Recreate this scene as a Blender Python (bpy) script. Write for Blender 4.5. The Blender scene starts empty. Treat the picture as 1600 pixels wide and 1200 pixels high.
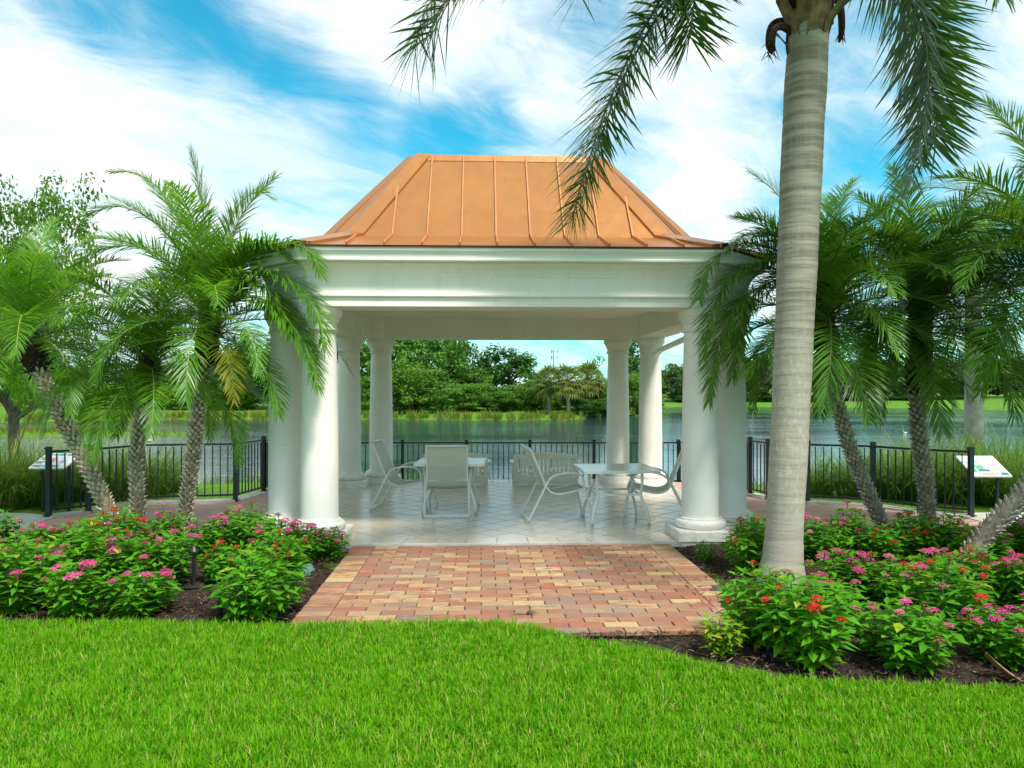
import bpy, math, random
import numpy as np
from mathutils import Vector, Matrix

random.seed(7)
RNG = np.random.default_rng(7)
SC = bpy.context.scene
COL = SC.collection
R = math.radians

# ------------------------------------------------------------------ camera, sky, sun, exposure
F, HY, EYE, TH = 1200.0, 608.0, 1.8, R(2.29)      # focal length in px, horizon row, eye height, yaw
cam_d = bpy.data.cameras.new('camera')
cam = bpy.data.objects.new('camera', cam_d)
COL.objects.link(cam)
cam.location = (0, 0, EYE)
cam.rotation_euler = (R(90), 0, -TH)
cam_d.sensor_width = 36
cam_d.lens = 27.0
cam_d.shift_y = 8 / 1600
cam_d.clip_end = 6000
cam_d.clip_start = 0.05
SC.camera = cam

SUN = Vector((0.27, -0.46, 0.82)).normalized()
sun_el = math.asin(SUN.z)
sun_az = math.atan2(SUN.x, SUN.y)
sd = bpy.data.lights.new('sun', 'SUN')
sd.energy = 2.6
sd.angle = R(9.0)
sd.color = (1.0, 0.95, 0.86)
so = bpy.data.objects.new('sun', sd)
COL.objects.link(so)
so.rotation_euler = (-SUN).to_track_quat('-Z', 'Y').to_euler()
so.location = (20, 5, 40)

vs = SC.view_settings
vs.view_transform = 'Standard'
vs.look = 'None'
vs.exposure = 1.03
vs.gamma = 1.0
vs.use_curve_mapping = False
try:
    SC.cycles.max_bounces = 5
    SC.cycles.diffuse_bounces = 4
    SC.cycles.glossy_bounces = 3
    SC.cycles.transmission_bounces = 3
except Exception:
    pass


def at(px, py, d):
    xc = (px - 800) / F * d
    return Vector((xc * math.cos(TH) + d * math.sin(TH), -xc * math.sin(TH) + d * math.cos(TH), EYE + (HY - py) / F * d))


def gnd(px, py, z=0.0):
    return at(px, py, (EYE - z) * F / (py - HY))


# ------------------------------------------------------------------ node helpers
class NT:
    def __init__(s, tree):
        s.t = tree
        s.t.nodes.clear()

    def n(s, typ, **kw):
        nd = s.t.nodes.new(typ)
        for k, v in kw.items():
            if k == 'inp':
                for a, b in v.items():
                    s.set(nd, a, b)
            else:
                setattr(nd, k, v)
        return nd

    def set(s, nd, a, b):
        sock = nd.inputs[a]
        if hasattr(b, 'is_linked') or isinstance(b, bpy.types.NodeSocket):
            s.t.links.new(b, sock)
        else:
            sock.default_value = b

    def math(s, op, a, b=0.0, c=None, clamp=False):
        nd = s.n('ShaderNodeMath', operation=op, use_clamp=clamp)
        s.set(nd, 0, a)
        s.set(nd, 1, b)
        if c is not None:
            s.set(nd, 2, c)
        return nd.outputs[0]

    def mix(s, f, a, b, typ='MIX'):
        nd = s.n('ShaderNodeMix', data_type='RGBA', blend_type=typ)
        s.set(nd, 0, f)
        s.set(nd, 6, a)
        s.set(nd, 7, b)
        return nd.outputs[2]

    def noise(s, vec, scale, detail=4, rough=.55, dist=0.0):
        nd = s.n('ShaderNodeTexNoise')
        if vec is not None:
            s.set(nd, 'Vector', vec)
        s.set(nd, 'Scale', scale)
        s.set(nd, 'Detail', detail)
        s.set(nd, 'Roughness', rough)
        s.set(nd, 'Distortion', dist)
        return nd.outputs[0]

    def ramp(s, f, stops):
        nd = s.n('ShaderNodeValToRGB')
        el = nd.color_ramp.elements
        while len(el) > 1:
            el.remove(el[-1])
        el[0].position, el[0].color = stops[0][0], c4(stops[0][1])
        for p, c in stops[1:]:
            e = el.new(p)
            e.color = c4(c)
        s.set(nd, 0, f)
        return nd.outputs[0]

    def step(s, v, lo, hi):
        nd = s.n('ShaderNodeMapRange', interpolation_type='SMOOTHSTEP')
        s.set(nd, 0, v)
        s.set(nd, 1, lo)
        s.set(nd, 2, hi)
        return nd.outputs[0]


def c4(c):
    if isinstance(c, (int, float)):
        return (c, c, c, 1)
    return tuple(c) + ((1,) if len(c) == 3 else ())


# ------------------------------------------------------------------ world
world = bpy.data.worlds.new('World')
SC.world = world
world.use_nodes = True
w = NT(world.node_tree)
sky = w.n('ShaderNodeTexSky', sky_type='NISHITA', sun_disc=False)
sky.sun_elevation = sun_el
sky.sun_rotation = sun_az
sky.air_density = 1.0
sky.dust_density = 0.3
sky.ozone_density = 1.5
tc = w.n('ShaderNodeTexCoord')
dirv = tc.outputs['Generated']
sep = w.n('ShaderNodeSeparateXYZ', inp={0: dirv})
zz = w.math('MAXIMUM', sep.outputs[2], 0.0)
den = w.math('ADD', zz, 0.22)
cu = w.math('DIVIDE', sep.outputs[0], den)
cv = w.math('DIVIDE', sep.outputs[1], den)
# streaks run diagonally: rotate and stretch the cloud sheet
su = w.math('ADD', w.math('MULTIPLY', cu, 0.80), w.math('MULTIPLY', cv, 0.60))
sv = w.math('SUBTRACT', w.math('MULTIPLY', cv, 0.80), w.math('MULTIPLY', cu, 0.60))
cvec = w.n('ShaderNodeCombineXYZ', inp={0: w.math('MULTIPLY', su, 0.75), 1: w.math('MULTIPLY', sv, 1.5), 2: 3.7}).outputs[0]
n1 = w.noise(cvec, 1.15, 5, .6, .35)
n2 = w.noise(cvec, 3.2, 7, .68, .9)
n3 = w.noise(cvec, 0.55, 2, .5, .2)
cov = w.math('ADD', w.math('ADD', w.math('MULTIPLY', n1, .7), w.math('MULTIPLY', n2, .72)), w.math('MULTIPLY', n3, .35))


def blob(px, py, rad, amt):
    d = at(px, py, 1.0) - Vector((0, 0, EYE))
    d.normalize()
    dn = w.n('ShaderNodeVectorMath', operation='DOT_PRODUCT', inp={0: dirv, 1: tuple(d)}).outputs['Value']
    return w.math('MULTIPLY', w.step(dn, math.cos(rad), math.cos(rad * .1)), amt)


# gaps of clear blue between the cloud banks, and the thicker banks
for b_ in ((60, 5, .09, -.10), (150, 30, .08, -.10), (230, 45, .09, -.11), (310, 50, .07, -.10), (350, 75, .09, -.10), (430, 95, .08, -.11), (500, 125, .08, -.08), (560, 160, .06, -.07), (620, 190, .08, -.10), (690, 205, .07, -.13), (750, 195, .07, -.17), (740, 225, .10, -.14), (590, 260, .08, -.12), (440, 230, .16, -.07),
           (880, 40, .10, -.06), (1370, 110, .14, -.24), (1200, 120, .08, -.16), (1350, 355, .13, -.22), (1010, 240, .07, -.20), (1180, 260, .07, -.08), (950, 30, .10, -.12),
           (830, 545, .15, -.02), (200, 250, .30, .14), (640, 60, .13, .12), (800, 110, .12, .12), (1110, 180, .17, .12), (1450, 60, .12, .1), (1060, 300, .10, .12), (1400, 230, .13, .1), (40, 430, .3, .1)):
    cov = w.math('ADD', cov, blob(*b_))
cl = w.step(cov, .50, 1.16)
hz = w.step(sep.outputs[2], .16, 0.0)
cl = w.math('MAXIMUM', cl, w.math('MULTIPLY', hz, .35))
blue = w.mix(1.0, sky.outputs[0], (0.15, 1.02, 1.0, 1), 'MULTIPLY')
shade = w.step(w.noise(cvec, 2.1, 6, .65, .6), .38, .70)
white = w.mix(shade, (4.3, 5.1, 5.3, 1), (7.2, 6.9, 6.5, 1))
skyc = w.mix(cl, blue, white)
bg = w.n('ShaderNodeBackground', inp={'Color': skyc, 'Strength': 0.1})
wo = w.n('ShaderNodeOutputWorld')
w.t.links.new(bg.outputs[0], wo.inputs[0])


# ------------------------------------------------------------------ materials
def new_mat(name):
    m = bpy.data.materials.new(name)
    m.use_nodes = True
    return m, NT(m.node_tree)


def finish(nt, col, rough=.6, bump=None, bstr=.3, bdist=.01, metallic=0.0, spec=.5, transl=None, tcol=None, coat=0.0, **kw):
    p = nt.n('ShaderNodeBsdfPrincipled')
    nt.set(p, 'Base Color', col if not isinstance(col, tuple) else c4(col))
    nt.set(p, 'Roughness', rough)
    nt.set(p, 'Metallic', metallic)
    nt.set(p, 'Specular IOR Level', spec)
    if coat:
        nt.set(p, 'Coat Weight', coat)
        nt.set(p, 'Coat Roughness', .15)
    for k, v in kw.items():
        nt.set(p, k.replace('_', ' '), v)
    if bump is not None:
        b = nt.n('ShaderNodeBump', inp={'Height': bump, 'Strength': bstr, 'Distance': bdist})
        nt.set(p, 'Normal', b.outputs[0])
    out = nt.n('ShaderNodeOutputMaterial')
    sh = p.outputs[0]
    if transl:
        tr = nt.n('ShaderNodeBsdfTranslucent')
        nt.set(tr, 'Color', tcol if not isinstance(tcol, tuple) else c4(tcol))
        mx = nt.n('ShaderNodeMixShader', inp={0: transl})
        nt.t.links.new(sh, mx.inputs[1])
        nt.t.links.new(tr.outputs[0], mx.inputs[2])
        sh = mx.outputs[0]
    nt.t.links.new(sh, out.inputs[0])


def obj_co(nt):
    return nt.n('ShaderNodeTexCoord').outputs['Object']


def geo_co(nt):
    return nt.n('ShaderNodeNewGeometry').outputs['Position']


def simple(name, c1, c2=None, rough=.6, scale=8, bstr=0.0, bscale=60, metallic=0.0, spec=.5, world_co=True, coat=0.0, bdist=.01, lo=.35, hi=.65):
    m, nt = new_mat(name)
    co = geo_co(nt) if world_co else obj_co(nt)
    if c2 is None:
        c2 = tuple(x * .85 for x in c1)
    f = nt.step(nt.noise(co, scale, 6, .6), lo, hi)
    col = nt.mix(f, c4(c1), c4(c2))
    b = nt.noise(co, bscale, 5, .6) if bstr else None
    finish(nt, col, rough, b, bstr, bdist, metallic, spec, coat=coat)
    return m


def leaf_mat(name, c1, c2, tcol, transl=.35, rough=.42, spec=.45, yellow=None, yfrac=.06, big=None):
    m, nt = new_mat(name)
    g = nt.n('ShaderNodeNewGeometry')
    rnd = g.outputs['Random Per Island']
    col = nt.mix(rnd, c4(c1), c4(c2))
    nz = nt.noise(g.outputs['Position'], big or 1.3, 3, .5)
    f = nt.step(nz, .35, .65)
    col = nt.mix(nt.math('MULTIPLY', f, .5), col, c4(c2))
    tc_ = nt.mix(rnd, c4(tuple(x * .75 for x in tcol)), c4(tcol))
    if yellow:
        yv = nt.math('GREATER_THAN', nt.math('FRACT', nt.math('MULTIPLY', rnd, 37.7)), 1 - yfrac)
        col = nt.mix(yv, col, c4(yellow))
        tc_ = nt.mix(yv, tc_, c4(yellow))
    finish(nt, col, rough, spec=spec, transl=transl, tcol=tc_)
    return m


M = {}
# white stucco of the pavilion
m, nt = new_mat('white_stucco')
co = geo_co(nt)
f = nt.step(nt.noise(co, 1.6, 6, .6), .35, .7)
col = nt.mix(f, c4((.88, .84, .77)), c4((.81, .775, .71)))
strk = nt.step(nt.noise(nt.n('ShaderNodeMapping', inp={'Vector': co, 'Scale': (7, 7, .6)}).outputs[0], 1.0, 6, .7), .52, .78)
col = nt.mix(nt.math('MULTIPLY', strk, .28), col, c4((.50, .49, .42)))
finish(nt, col, .7, nt.noise(co, 140, 4, .6), .12, .004)
M['stucco'] = m
# cast stone of the columns: small pits and faint stains
m, nt = new_mat('white_cast_stone')
co = geo_co(nt)
vo = nt.n('ShaderNodeTexVoronoi', inp={'Vector': co, 'Scale': 17.0, 'Randomness': 1.0})
nzz = nt.noise(co, 9, 3, .5)
pit = nt.math('MULTIPLY', nt.step(vo.outputs['Distance'], .13, .07), nt.step(nzz, .50, .60))
vo2 = nt.n('ShaderNodeTexVoronoi', inp={'Vector': co, 'Scale': 45.0, 'Randomness': 1.0})
pit2 = nt.math('MULTIPLY', nt.step(vo2.outputs['Distance'], .14, .07), nt.step(nt.noise(co, 14, 3, .5), .50, .58))
pits = nt.math('MAXIMUM', pit, nt.math('MULTIPLY', pit2, .6))
st = nt.step(nt.noise(co, 2.2, 6, .65), .40, .75)
col = nt.mix(st, c4((.84, .81, .75)), c4((.76, .735, .67)))
zc_ = nt.n('ShaderNodeSeparateXYZ', inp={0: co}).outputs[2]
splash = nt.math('MULTIPLY', nt.step(zc_, .42, .02), nt.step(nt.noise(co, 11, 6, .7), .42, .70))
col = nt.mix(nt.math('MULTIPLY', splash, .45), col, c4((.40, .36, .28)))
col = nt.mix(nt.math('MULTIPLY', pits, .75), col, c4((.36, .35, .31)))
finish(nt, col, .65, nt.math('SUBTRACT', nt.noise(co, 60, 5, .6), pits), .35, .006)
M['stone'] = m
M['ceiling'] = simple('cream_ceiling_paint', (.90, .83, .69), (.86, .79, .65), .75, 1.2, .08, 90)
M['gutter'] = simple('white_gutter_metal', (.88, .87, .82), (.83, .82, .77), .35, 2, 0, spec=.5)
# copper coloured standing seam roof
m, nt = new_mat('copper_roof_metal')
co = geo_co(nt)
oi = nt.n('ShaderNodeObjectInfo')
f = nt.step(nt.noise(co, 1.1, 5, .6), .3, .7)
col = nt.mix(f, c4((.49, .205, .050)), c4((.42, .17, .042)))
col = nt.mix(nt.math('MULTIPLY', oi.outputs['Random'], .35), col, c4((.36, .14, .048)))
strk = nt.step(nt.noise(nt.n('ShaderNodeMapping', inp={'Vector': co, 'Scale': (9, 9, .8)}).outputs[0], 1.0, 5, .65), .45, .75)
col = nt.mix(nt.math('MULTIPLY', strk, .40), col, c4((.33, .17, .085)))
wv = nt.noise(nt.n('ShaderNodeMapping', inp={'Vector': co, 'Scale': (2.2, 2.2, .5)}).outputs[0], 1.4, 3, .5)
finish(nt, col, nt.math('ADD', .26, nt.math('MULTIPLY', nt.noise(co, 6, 5, .6), .14)), wv, .16, .05, metallic=.4, spec=.5)
M['copper'] = m
M['copper_edge'] = simple('copper_roof_edge', (.62, .27, .10), (.52, .21, .08), .4, 2.0, metallic=.25)
M['drip'] = simple('dark_drip_edge', (.10, .035, .02), (.07, .03, .02), .5)
# glazed floor tile
m, nt = new_mat('glazed_floor_tile')
co = geo_co(nt)
oi = nt.n('ShaderNodeObjectInfo')
gi = nt.n('ShaderNodeNewGeometry').outputs['Random Per Island']
rnd = nt.math('FRACT', nt.math('ADD', nt.math('MULTIPLY', gi, 5.3), oi.outputs['Random']))
col = nt.ramp(rnd, [(0, (.54, .46, .36)), (.5, (.62, .53, .42)), (1, (.50, .43, .34))])
blot = nt.step(nt.noise(co, 7, 6, .65), .35, .7)
col = nt.mix(nt.math('MULTIPLY', blot, .5), col, c4((.44, .40, .34)))
finish(nt, col, nt.math('ADD', .17, nt.math('MULTIPLY', nt.noise(co, 3, 5, .6), .16)), nt.noise(co, 26, 5, .6), .05, .006, spec=.55)
M['tile'] = m
M['grout'] = simple('tile_grout', (.20, .19, .18), (.14, .135, .13), .85, 6)
# paving brick
m, nt = new_mat('clay_paver')
co = geo_co(nt)
oi = nt.n('ShaderNodeObjectInfo')
gi = nt.n('ShaderNodeNewGeometry').outputs['Random Per Island']
rnd = nt.math('FRACT', nt.math('ADD', nt.math('MULTIPLY', gi, 7.1), oi.outputs['Random']))
stops = [(0, (.30, .105, .060)), (.16, (.34, .140, .085)), (.30, (.24, .115, .078)), (.42, (.37, .20, .118)), (.55, (.29, .140, .090)), (.66, (.47, .31, .145)),
         (.76, (.18, .145, .12)), (.85, (.52, .38, .18)), (.93, (.31, .115, .070)), (1, (.22, .175, .14))]
col = nt.ramp(rnd, stops)
rnd2 = nt.math('FRACT', nt.math('MULTIPLY', rnd, 13.7))
colb = nt.ramp(rnd2, stops)
mp = nt.n('ShaderNodeMapping', inp={'Vector': co, 'Scale': (3.0, 7.0, 3.0)}).outputs[0]
bl = nt.step(nt.noise(mp, 2.2, 5, .6, .4), .46, .62)
col = nt.mix(nt.math('MULTIPLY', bl, .92), col, colb)
col = nt.mix(nt.math('MULTIPLY', nt.step(nt.noise(co, 30, 5, .7), .45, .75), .35), col, c4((.25, .16, .12)))
col = nt.mix(nt.math('MULTIPLY', nt.step(nt.noise(co, .9, 4, .6), .50, .72), .45), col, c4((.26, .20, .16)))
finish(nt, col, .8, nt.noise(co, 90, 5, .65), .4, .004, spec=.3)
M['brick'] = m
M['joint'] = simple('dark_joint_sand', (.10, .075, .055), (.06, .045, .035), .95, 20, .4, 120)
# far pavers of the plaza: too small to pick apart
m, nt = new_mat('plaza_pavers')
co = geo_co(nt)
bk = nt.n('ShaderNodeTexBrick', inp={'Vector': co, 'Color1': c4((.52, .27, .19)), 'Color2': c4((.62, .41, .29)), 'Mortar': c4((.30, .20, .15)), 'Scale': 1.0, 'Mortar Size': .006, 'Brick Width': .24, 'Row Height': .12, 'Bias': -.2})
col = nt.mix(nt.math('MULTIPLY', nt.step(nt.noise(co, 5, 5, .6), .4, .65), .6), bk.outputs[0], c4((.50, .36, .28)))
finish(nt, col, .8, nt.noise(co, 60, 5, .6), .25, .005, spec=.3)
M['plaza'] = m
M['concrete'] = simple('pale_concrete', (.58, .55, .50), (.46, .44, .40), .8, 5, .2, 60)
M['mulch'] = simple('dark_bark_mulch', (.050, .030, .020), (.022, .013, .009), .95, 22, 1.0, 70, bdist=.03)
m, nt = new_mat('bark_chip')
gi = nt.n('ShaderNodeNewGeometry').outputs['Random Per Island']
col = nt.ramp(gi, [(0, (.022, .012, .008)), (.45, (.055, .030, .018)), (.75, (.085, .048, .030)), (.93, (.14, .09, .055)), (1, (.26, .20, .14))])
finish(nt, col, .9, spec=.2)
M['chip'] = m
# lawn soil and wider ground
m, nt = new_mat('grass_ground')
co = geo_co(nt)
f = nt.step(nt.noise(co, 1.2, 8, .65), .35, .65)
col = nt.mix(f, c4((.075, .19, .012)), c4((.12, .25, .02)))
col = nt.mix(nt.step(nt.noise(co, .22, 5, .6), .52, .72), col, c4((.15, .20, .03)))
finish(nt, col, .9, nt.noise(co, 14, 6, .7), .8, .08, spec=.2)
M['ground'] = m
M['soil'] = simple('lawn_thatch', (.045, .085, .012), (.085, .10, .03), .95, 12, .6, 60, bdist=.02)
m, nt = new_mat('lawn_blade')
g = nt.n('ShaderNodeNewGeometry')
rnd = g.outputs['Random Per Island']
col = nt.ramp(rnd, [(0, (.045, .21, .004)), (.35, (.10, .36, .006)), (.7, (.18, .45, .010)), (.86, (.30, .50, .025)), (.94, (.44, .42, .10)), (1, (.56, .45, .22))])
pt = nt.step(nt.noise(g.outputs['Position'], 2.2, 6, .7), .42, .64)
col = nt.mix(nt.math('MULTIPLY', pt, .6), col, c4((.17, .41, .008)))
pt2 = nt.step(nt.noise(g.outputs['Position'], 5.5, 5, .7), .56, .70)
col = nt.mix(nt.math('MULTIPLY', pt2, .55), col, c4((.045, .20, .006)))
finish(nt, col, .6, spec=.07, transl=.42, tcol=nt.mix(1.0, col, c4((1.4, 1.35, .5)), 'MULTIPLY'))
M['blade'] = m
# water
m, nt = new_mat('lake_water')
co = geo_co(nt)
mp = nt.n('ShaderNodeMapping', inp={'Vector': co, 'Scale': (.55, 1.5, 1)}).outputs[0]
big_ = nt.step(nt.noise(nt.n('ShaderNodeMapping', inp={'Vector': co, 'Scale': (.02, .06, 1)}).outputs[0], 1.0, 4, .6), .38, .62)
swell = nt.noise(nt.n('ShaderNodeMapping', inp={'Vector': co, 'Scale': (.10, .55, 1)}).outputs[0], 1.0, 4, .65, .6)
hgt = nt.math('ADD', nt.math('ADD', nt.math('MULTIPLY', nt.noise(mp, 2.6, 3, .55, .4), .5), nt.math('MULTIPLY', nt.noise(mp, 7.0, 2, .55), .25)), nt.math('MULTIPLY', swell, 1.1))
p_str = nt.math('ADD', .07, nt.math('MULTIPLY', big_, .22))
pb = nt.n('ShaderNodeBump', inp={'Height': hgt, 'Strength': p_str, 'Distance': .16})
p = nt.n('ShaderNodeBsdfPrincipled', inp={'Base Color': c4((.018, .050, .066)), 'Roughness': .04, 'IOR': 1.33, 'Normal': pb.outputs[0]})
out = nt.n('ShaderNodeOutputMaterial')
nt.t.links.new(p.outputs[0], out.inputs[0])
M['water'] = m
M['fence'] = simple('black_fence_paint', (.010, .016, .018), (.015, .021, .022), .38, 4, spec=.5)
M['black'] = simple('black_plastic', (.012, .012, .012), (.02, .02, .02), .45)
M['valve'] = simple('green_plastic', (.13, .27, .22), (.10, .22, .18), .5, 9)
M['chair_frame'] = simple('white_powder_coat', (.80, .80, .76), (.74, .74, .70), .3, 5, spec=.5)
m, nt = new_mat('sling_mesh')
co = obj_co(nt)
wv = nt.n('ShaderNodeTexWave', wave_type='BANDS', bands_direction='X', inp={'Vector': co, 'Scale': 26.0, 'Distortion': 0.4, 'Detail': 1.0})
col = nt.mix(wv.outputs[1], c4((.62, .64, .55)), c4((.52, .55, .47)))
finish(nt, col, .7, nt.noise(co, 250, 2, .5), .3, .002, transl=.18, tcol=(.6, .62, .54))
M['sling'] = m
m, nt = new_mat('frosted_table_glass')
co = geo_co(nt)
col = nt.mix(nt.noise(co, 5, 5, .6), c4((.60, .66, .64)), c4((.66, .70, .68)))
finish(nt, col, .22, nt.noise(co, 220, 2, .5), .08, .002, spec=.6)
M['tabletop'] = m
M['bench'] = simple('cream_resin', (.72, .68, .58), (.66, .62, .52), .5, 4)
M['sign_white'] = simple('sign_panel_white', (.80, .82, .82), (.74, .77, .77), .3, 6)
SIGNC = {}
for nm, c in (('teal', (.05, .35, .36)), ('grey', (.16, .20, .20)), ('rose', (.55, .20, .20)), ('mauve', (.42, .30, .48)), ('green', (.10, .32, .16)),
              ('sand', (.62, .50, .30)), ('aqua', (.28, .65, .68)), ('deep', (.03, .13, .16)), ('clay', (.58, .30, .22))):
    SIGNC[nm] = simple('print_' + nm, c, tuple(min(1, x * 1.5 + .04) for x in c), .35, 28)
# bark
m, nt = new_mat('queen_palm_bark')
co = obj_co(nt)
sx = nt.n('ShaderNodeSeparateXYZ', inp={0: co})
streak = nt.noise(nt.n('ShaderNodeMapping', inp={'Vector': co, 'Scale': (22, 22, 1.2)}).outputs[0], 1.0, 5, .6)
rings = nt.noise(nt.n('ShaderNodeMapping', inp={'Vector': co, 'Scale': (1.2, 1.2, 16)}).outputs[0], 1.0, 5, .65)
rf_ = nt.math('ADD', .35, nt.math('MULTIPLY', nt.step(sx.outputs[2], 1.6, 3.0), .65))
col = nt.mix(nt.math('MULTIPLY', nt.step(rings, .62, .38), rf_), c4((.41, .375, .30)), c4((.23, .20, .15)))
col = nt.mix(nt.math('MULTIPLY', nt.step(streak, .45, .7), .45), col, c4((.36, .34, .28)))
lich = nt.math('MULTIPLY', nt.step(nt.noise(nt.n('ShaderNodeMapping', inp={'Vector': co, 'Scale': (30, 30, 13)}).outputs[0], 1.0, 6, .75), .50, .64), nt.math('MULTIPLY', nt.step(sx.outputs[2], 2.5, 1.9), nt.step(sx.outputs[2], .3, .9)))
col = nt.mix(nt.math('MULTIPLY', lich, .7), col, c4((.52, .50, .37)))
dk = nt.step(nt.noise(co, 8, 5, .65), .66, .74)
col = nt.mix(nt.math('MULTIPLY', dk, .7), col, c4((.10, .085, .06)))
finish(nt, col, .85, nt.math('ADD', nt.math('MULTIPLY', rings, 1.0), nt.math('MULTIPLY', streak, .5)), .5, .015, spec=.2)
M['queen_bark'] = m
M['date_bark'] = simple('date_palm_bark', (.27, .21, .14), (.14, .10, .06), .9, 14, .8, 60, bdist=.02)
m, nt = new_mat('leaf_base_stub')
gi = nt.n('ShaderNodeNewGeometry').outputs['Random Per Island']
col = nt.ramp(gi, [(0, (.30, .24, .14)), (.35, (.54, .47, .32)), (.75, (.68, .61, .46)), (1, (.76, .71, .57))])
finish(nt, col, .85, nt.noise(geo_co(nt), 70, 4, .6), .5, .01, spec=.2)
M['stub'] = m
m, nt = new_mat('leaf_base_stub_grey')
gi = nt.n('ShaderNodeNewGeometry').outputs['Random Per Island']
col = nt.ramp(gi, [(0, (.26, .235, .18)), (.5, (.46, .42, .33)), (1, (.60, .56, .46))])
finish(nt, col, .85, nt.noise(geo_co(nt), 70, 4, .6), .5, .01, spec=.2)
M['stub_grey'] = m
M['fibre'] = simple('brown_palm_fibre', (.075, .040, .018), (.028, .016, .009), .95, 30, 1.0, 90, bdist=.03)
M['sheath'] = simple('dry_palm_sheath', (.30, .20, .10), (.13, .085, .045), .8, 9, .5, 40)
M['bark'] = simple('grey_tree_bark', (.13, .105, .08), (.07, .055, .04), .95, 6, .7, 25, bdist=.03)
M['pale_trunk'] = simple('pale_palm_trunk', (.42, .39, .33), (.30, .27, .22), .9, 5, .4, 30)
M['rachis'] = simple('palm_rachis', (.22, .30, .06), (.30, .33, .09), .5, 6)
M['rachis_dark'] = simple('palm_rachis_dark', (.10, .13, .035), (.16, .17, .06), .5, 6)
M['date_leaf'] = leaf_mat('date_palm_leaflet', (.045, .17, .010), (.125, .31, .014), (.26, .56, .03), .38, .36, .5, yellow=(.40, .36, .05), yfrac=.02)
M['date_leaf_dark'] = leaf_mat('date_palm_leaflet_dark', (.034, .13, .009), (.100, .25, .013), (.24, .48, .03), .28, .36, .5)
M['queen_leaf'] = leaf_mat('queen_palm_leaflet', (.026, .085, .014), (.065, .155, .018), (.18, .36, .03), .32, .40, .45)
M['bright_leaf'] = leaf_mat('bright_palm_leaflet', (.09, .25, .012), (.16, .36, .015), (.36, .62, .04), .42, .42, .4)
M['yellow_leaf'] = leaf_mat('yellowing_palm_leaflet', (.22, .30, .015), (.40, .36, .03), (.50, .52, .05), .40, .42, .4)
M['penta_leaf'] = leaf_mat('pentas_leaf', (.040, .20, .008), (.115, .36, .012), (.26, .60, .02), .32, .45, .25, yellow=(.34, .42, .03), yfrac=.03)
M['penta_lime'] = leaf_mat('lime_leaf', (.10, .26, .012), (.22, .38, .02), (.40, .58, .04), .35, .45, .4, yellow=(.5, .48, .04), yfrac=.15)
M['stem'] = simple('green_stem', (.07, .13, .03), (.11, .11, .04), .7, 9)
M['oak_leaf'] = leaf_mat('oak_leaf', (.05, .14, .012), (.11, .23, .018), (.24, .42, .03), .30, .5, .3, big=.5)
M['tree_leaf'] = leaf_mat('shore_tree_leaf', (0.039, 0.137, 0.013), (0.111, 0.260, 0.023), (.16, .32, .03), .28, .5, .3, big=.25)
M['tree_lime'] = leaf_mat('lime_tree_leaf', (.060, .170, .010), (.125, .270, .018), (.24, .42, .03), .30, .5, .3, big=.3)
M['pine_leaf'] = leaf_mat('dark_tree_leaf', (0.026, 0.091, 0.016), (0.065, 0.169, 0.021), (.10, .22, .02), .24, .5, .3, big=.3)
M['far_oak'] = leaf_mat('far_oak_leaf', (0.039, 0.091, 0.021), (0.078, 0.150, 0.031), (.10, .18, .03), .24, .55, .25, big=.2)
M['fan_leaf'] = leaf_mat('fan_palm_leaf', (.085, .15, .018), (.17, .235, .035), (.26, .34, .05), .28, .5, .3)
M['dead_leaf'] = leaf_mat('dead_palm_leaf', (.20, .115, .045), (.40, .27, .13), (.36, .22, .08), .2, .8, .1)
M['grass_tall'] = leaf_mat('ornamental_grass_blade', (.050, .140, .012), (.115, .235, .022), (.24, .42, .04), .32, .45, .4, yellow=(.34, .30, .09), yfrac=.10)
M['reed'] = leaf_mat('reed_blade', (.065, .16, .014), (.14, .23, .022), (.22, .32, .04), .30, .6, .2, yellow=(.36, .20, .06), yfrac=.16)
M['hedge_leaf'] = leaf_mat('bright_hedge_leaf', (.075, .215, .010), (.15, .32, .014), (.28, .48, .03), .30, .5, .3, big=.4)


def flower_mat(name, stops):
    m, nt = new_mat(name)
    gi = nt.n('ShaderNodeNewGeometry').outputs['Random Per Island']
    oi = nt.n('ShaderNodeObjectInfo').outputs['Random']
    v = nt.math('ADD', nt.math('MULTIPLY', gi, .5), nt.math('MULTIPLY', oi, .5))
    col = nt.ramp(v, stops)
    finish(nt, col, .6, spec=.25, transl=.25, tcol=col)
    return m


M['pink'] = flower_mat('pink_petal', [(0, (.50, .03, .16)), (.4, (.66, .065, .25)), (.8, (.76, .14, .34)), (1, (.80, .32, .44))])
M['red'] = flower_mat('red_petal', [(0, (.40, .012, .015)), (.5, (.58, .02, .02)), (.8, (.62, .05, .03)), (1, (.46, .09, .04))])
M['spent'] = flower_mat('spent_petal', [(0, (.20, .09, .04)), (.5, (.30, .12, .06)), (1, (.36, .20, .10))])
M['spray'] = simple('white_spray', (.85, .88, .90), (.8, .84, .87), .6)
M['wall_tan'] = simple('tan_house_wall', (.42, .36, .25), (.36, .30, .21), .8, 1)
M['wall_white'] = simple('white_house_wall', (.78, .77, .73), (.72, .71, .67), .8, 1)
M['roof_brown'] = simple('brown_house_roof', (.16, .11, .08), (.11, .08, .06), .9, 2)
M['dark_glass'] = simple('dark_window', (.02, .025, .03), (.03, .035, .04), .15, 2)
M['feather'] = simple('pale_feather', (.62, .60, .55), (.42, .38, .32), .7, 20)
M['beak'] = simple('orange_beak', (.55, .25, .05), (.5, .2, .04), .5)
M['lamp_metal'] = simple('dark_lamp_metal', (.03, .03, .028), (.05, .05, .045), .4)
M['steel'] = simple('grey_steel', (.30, .31, .32), (.24, .25, .26), .5)


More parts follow.
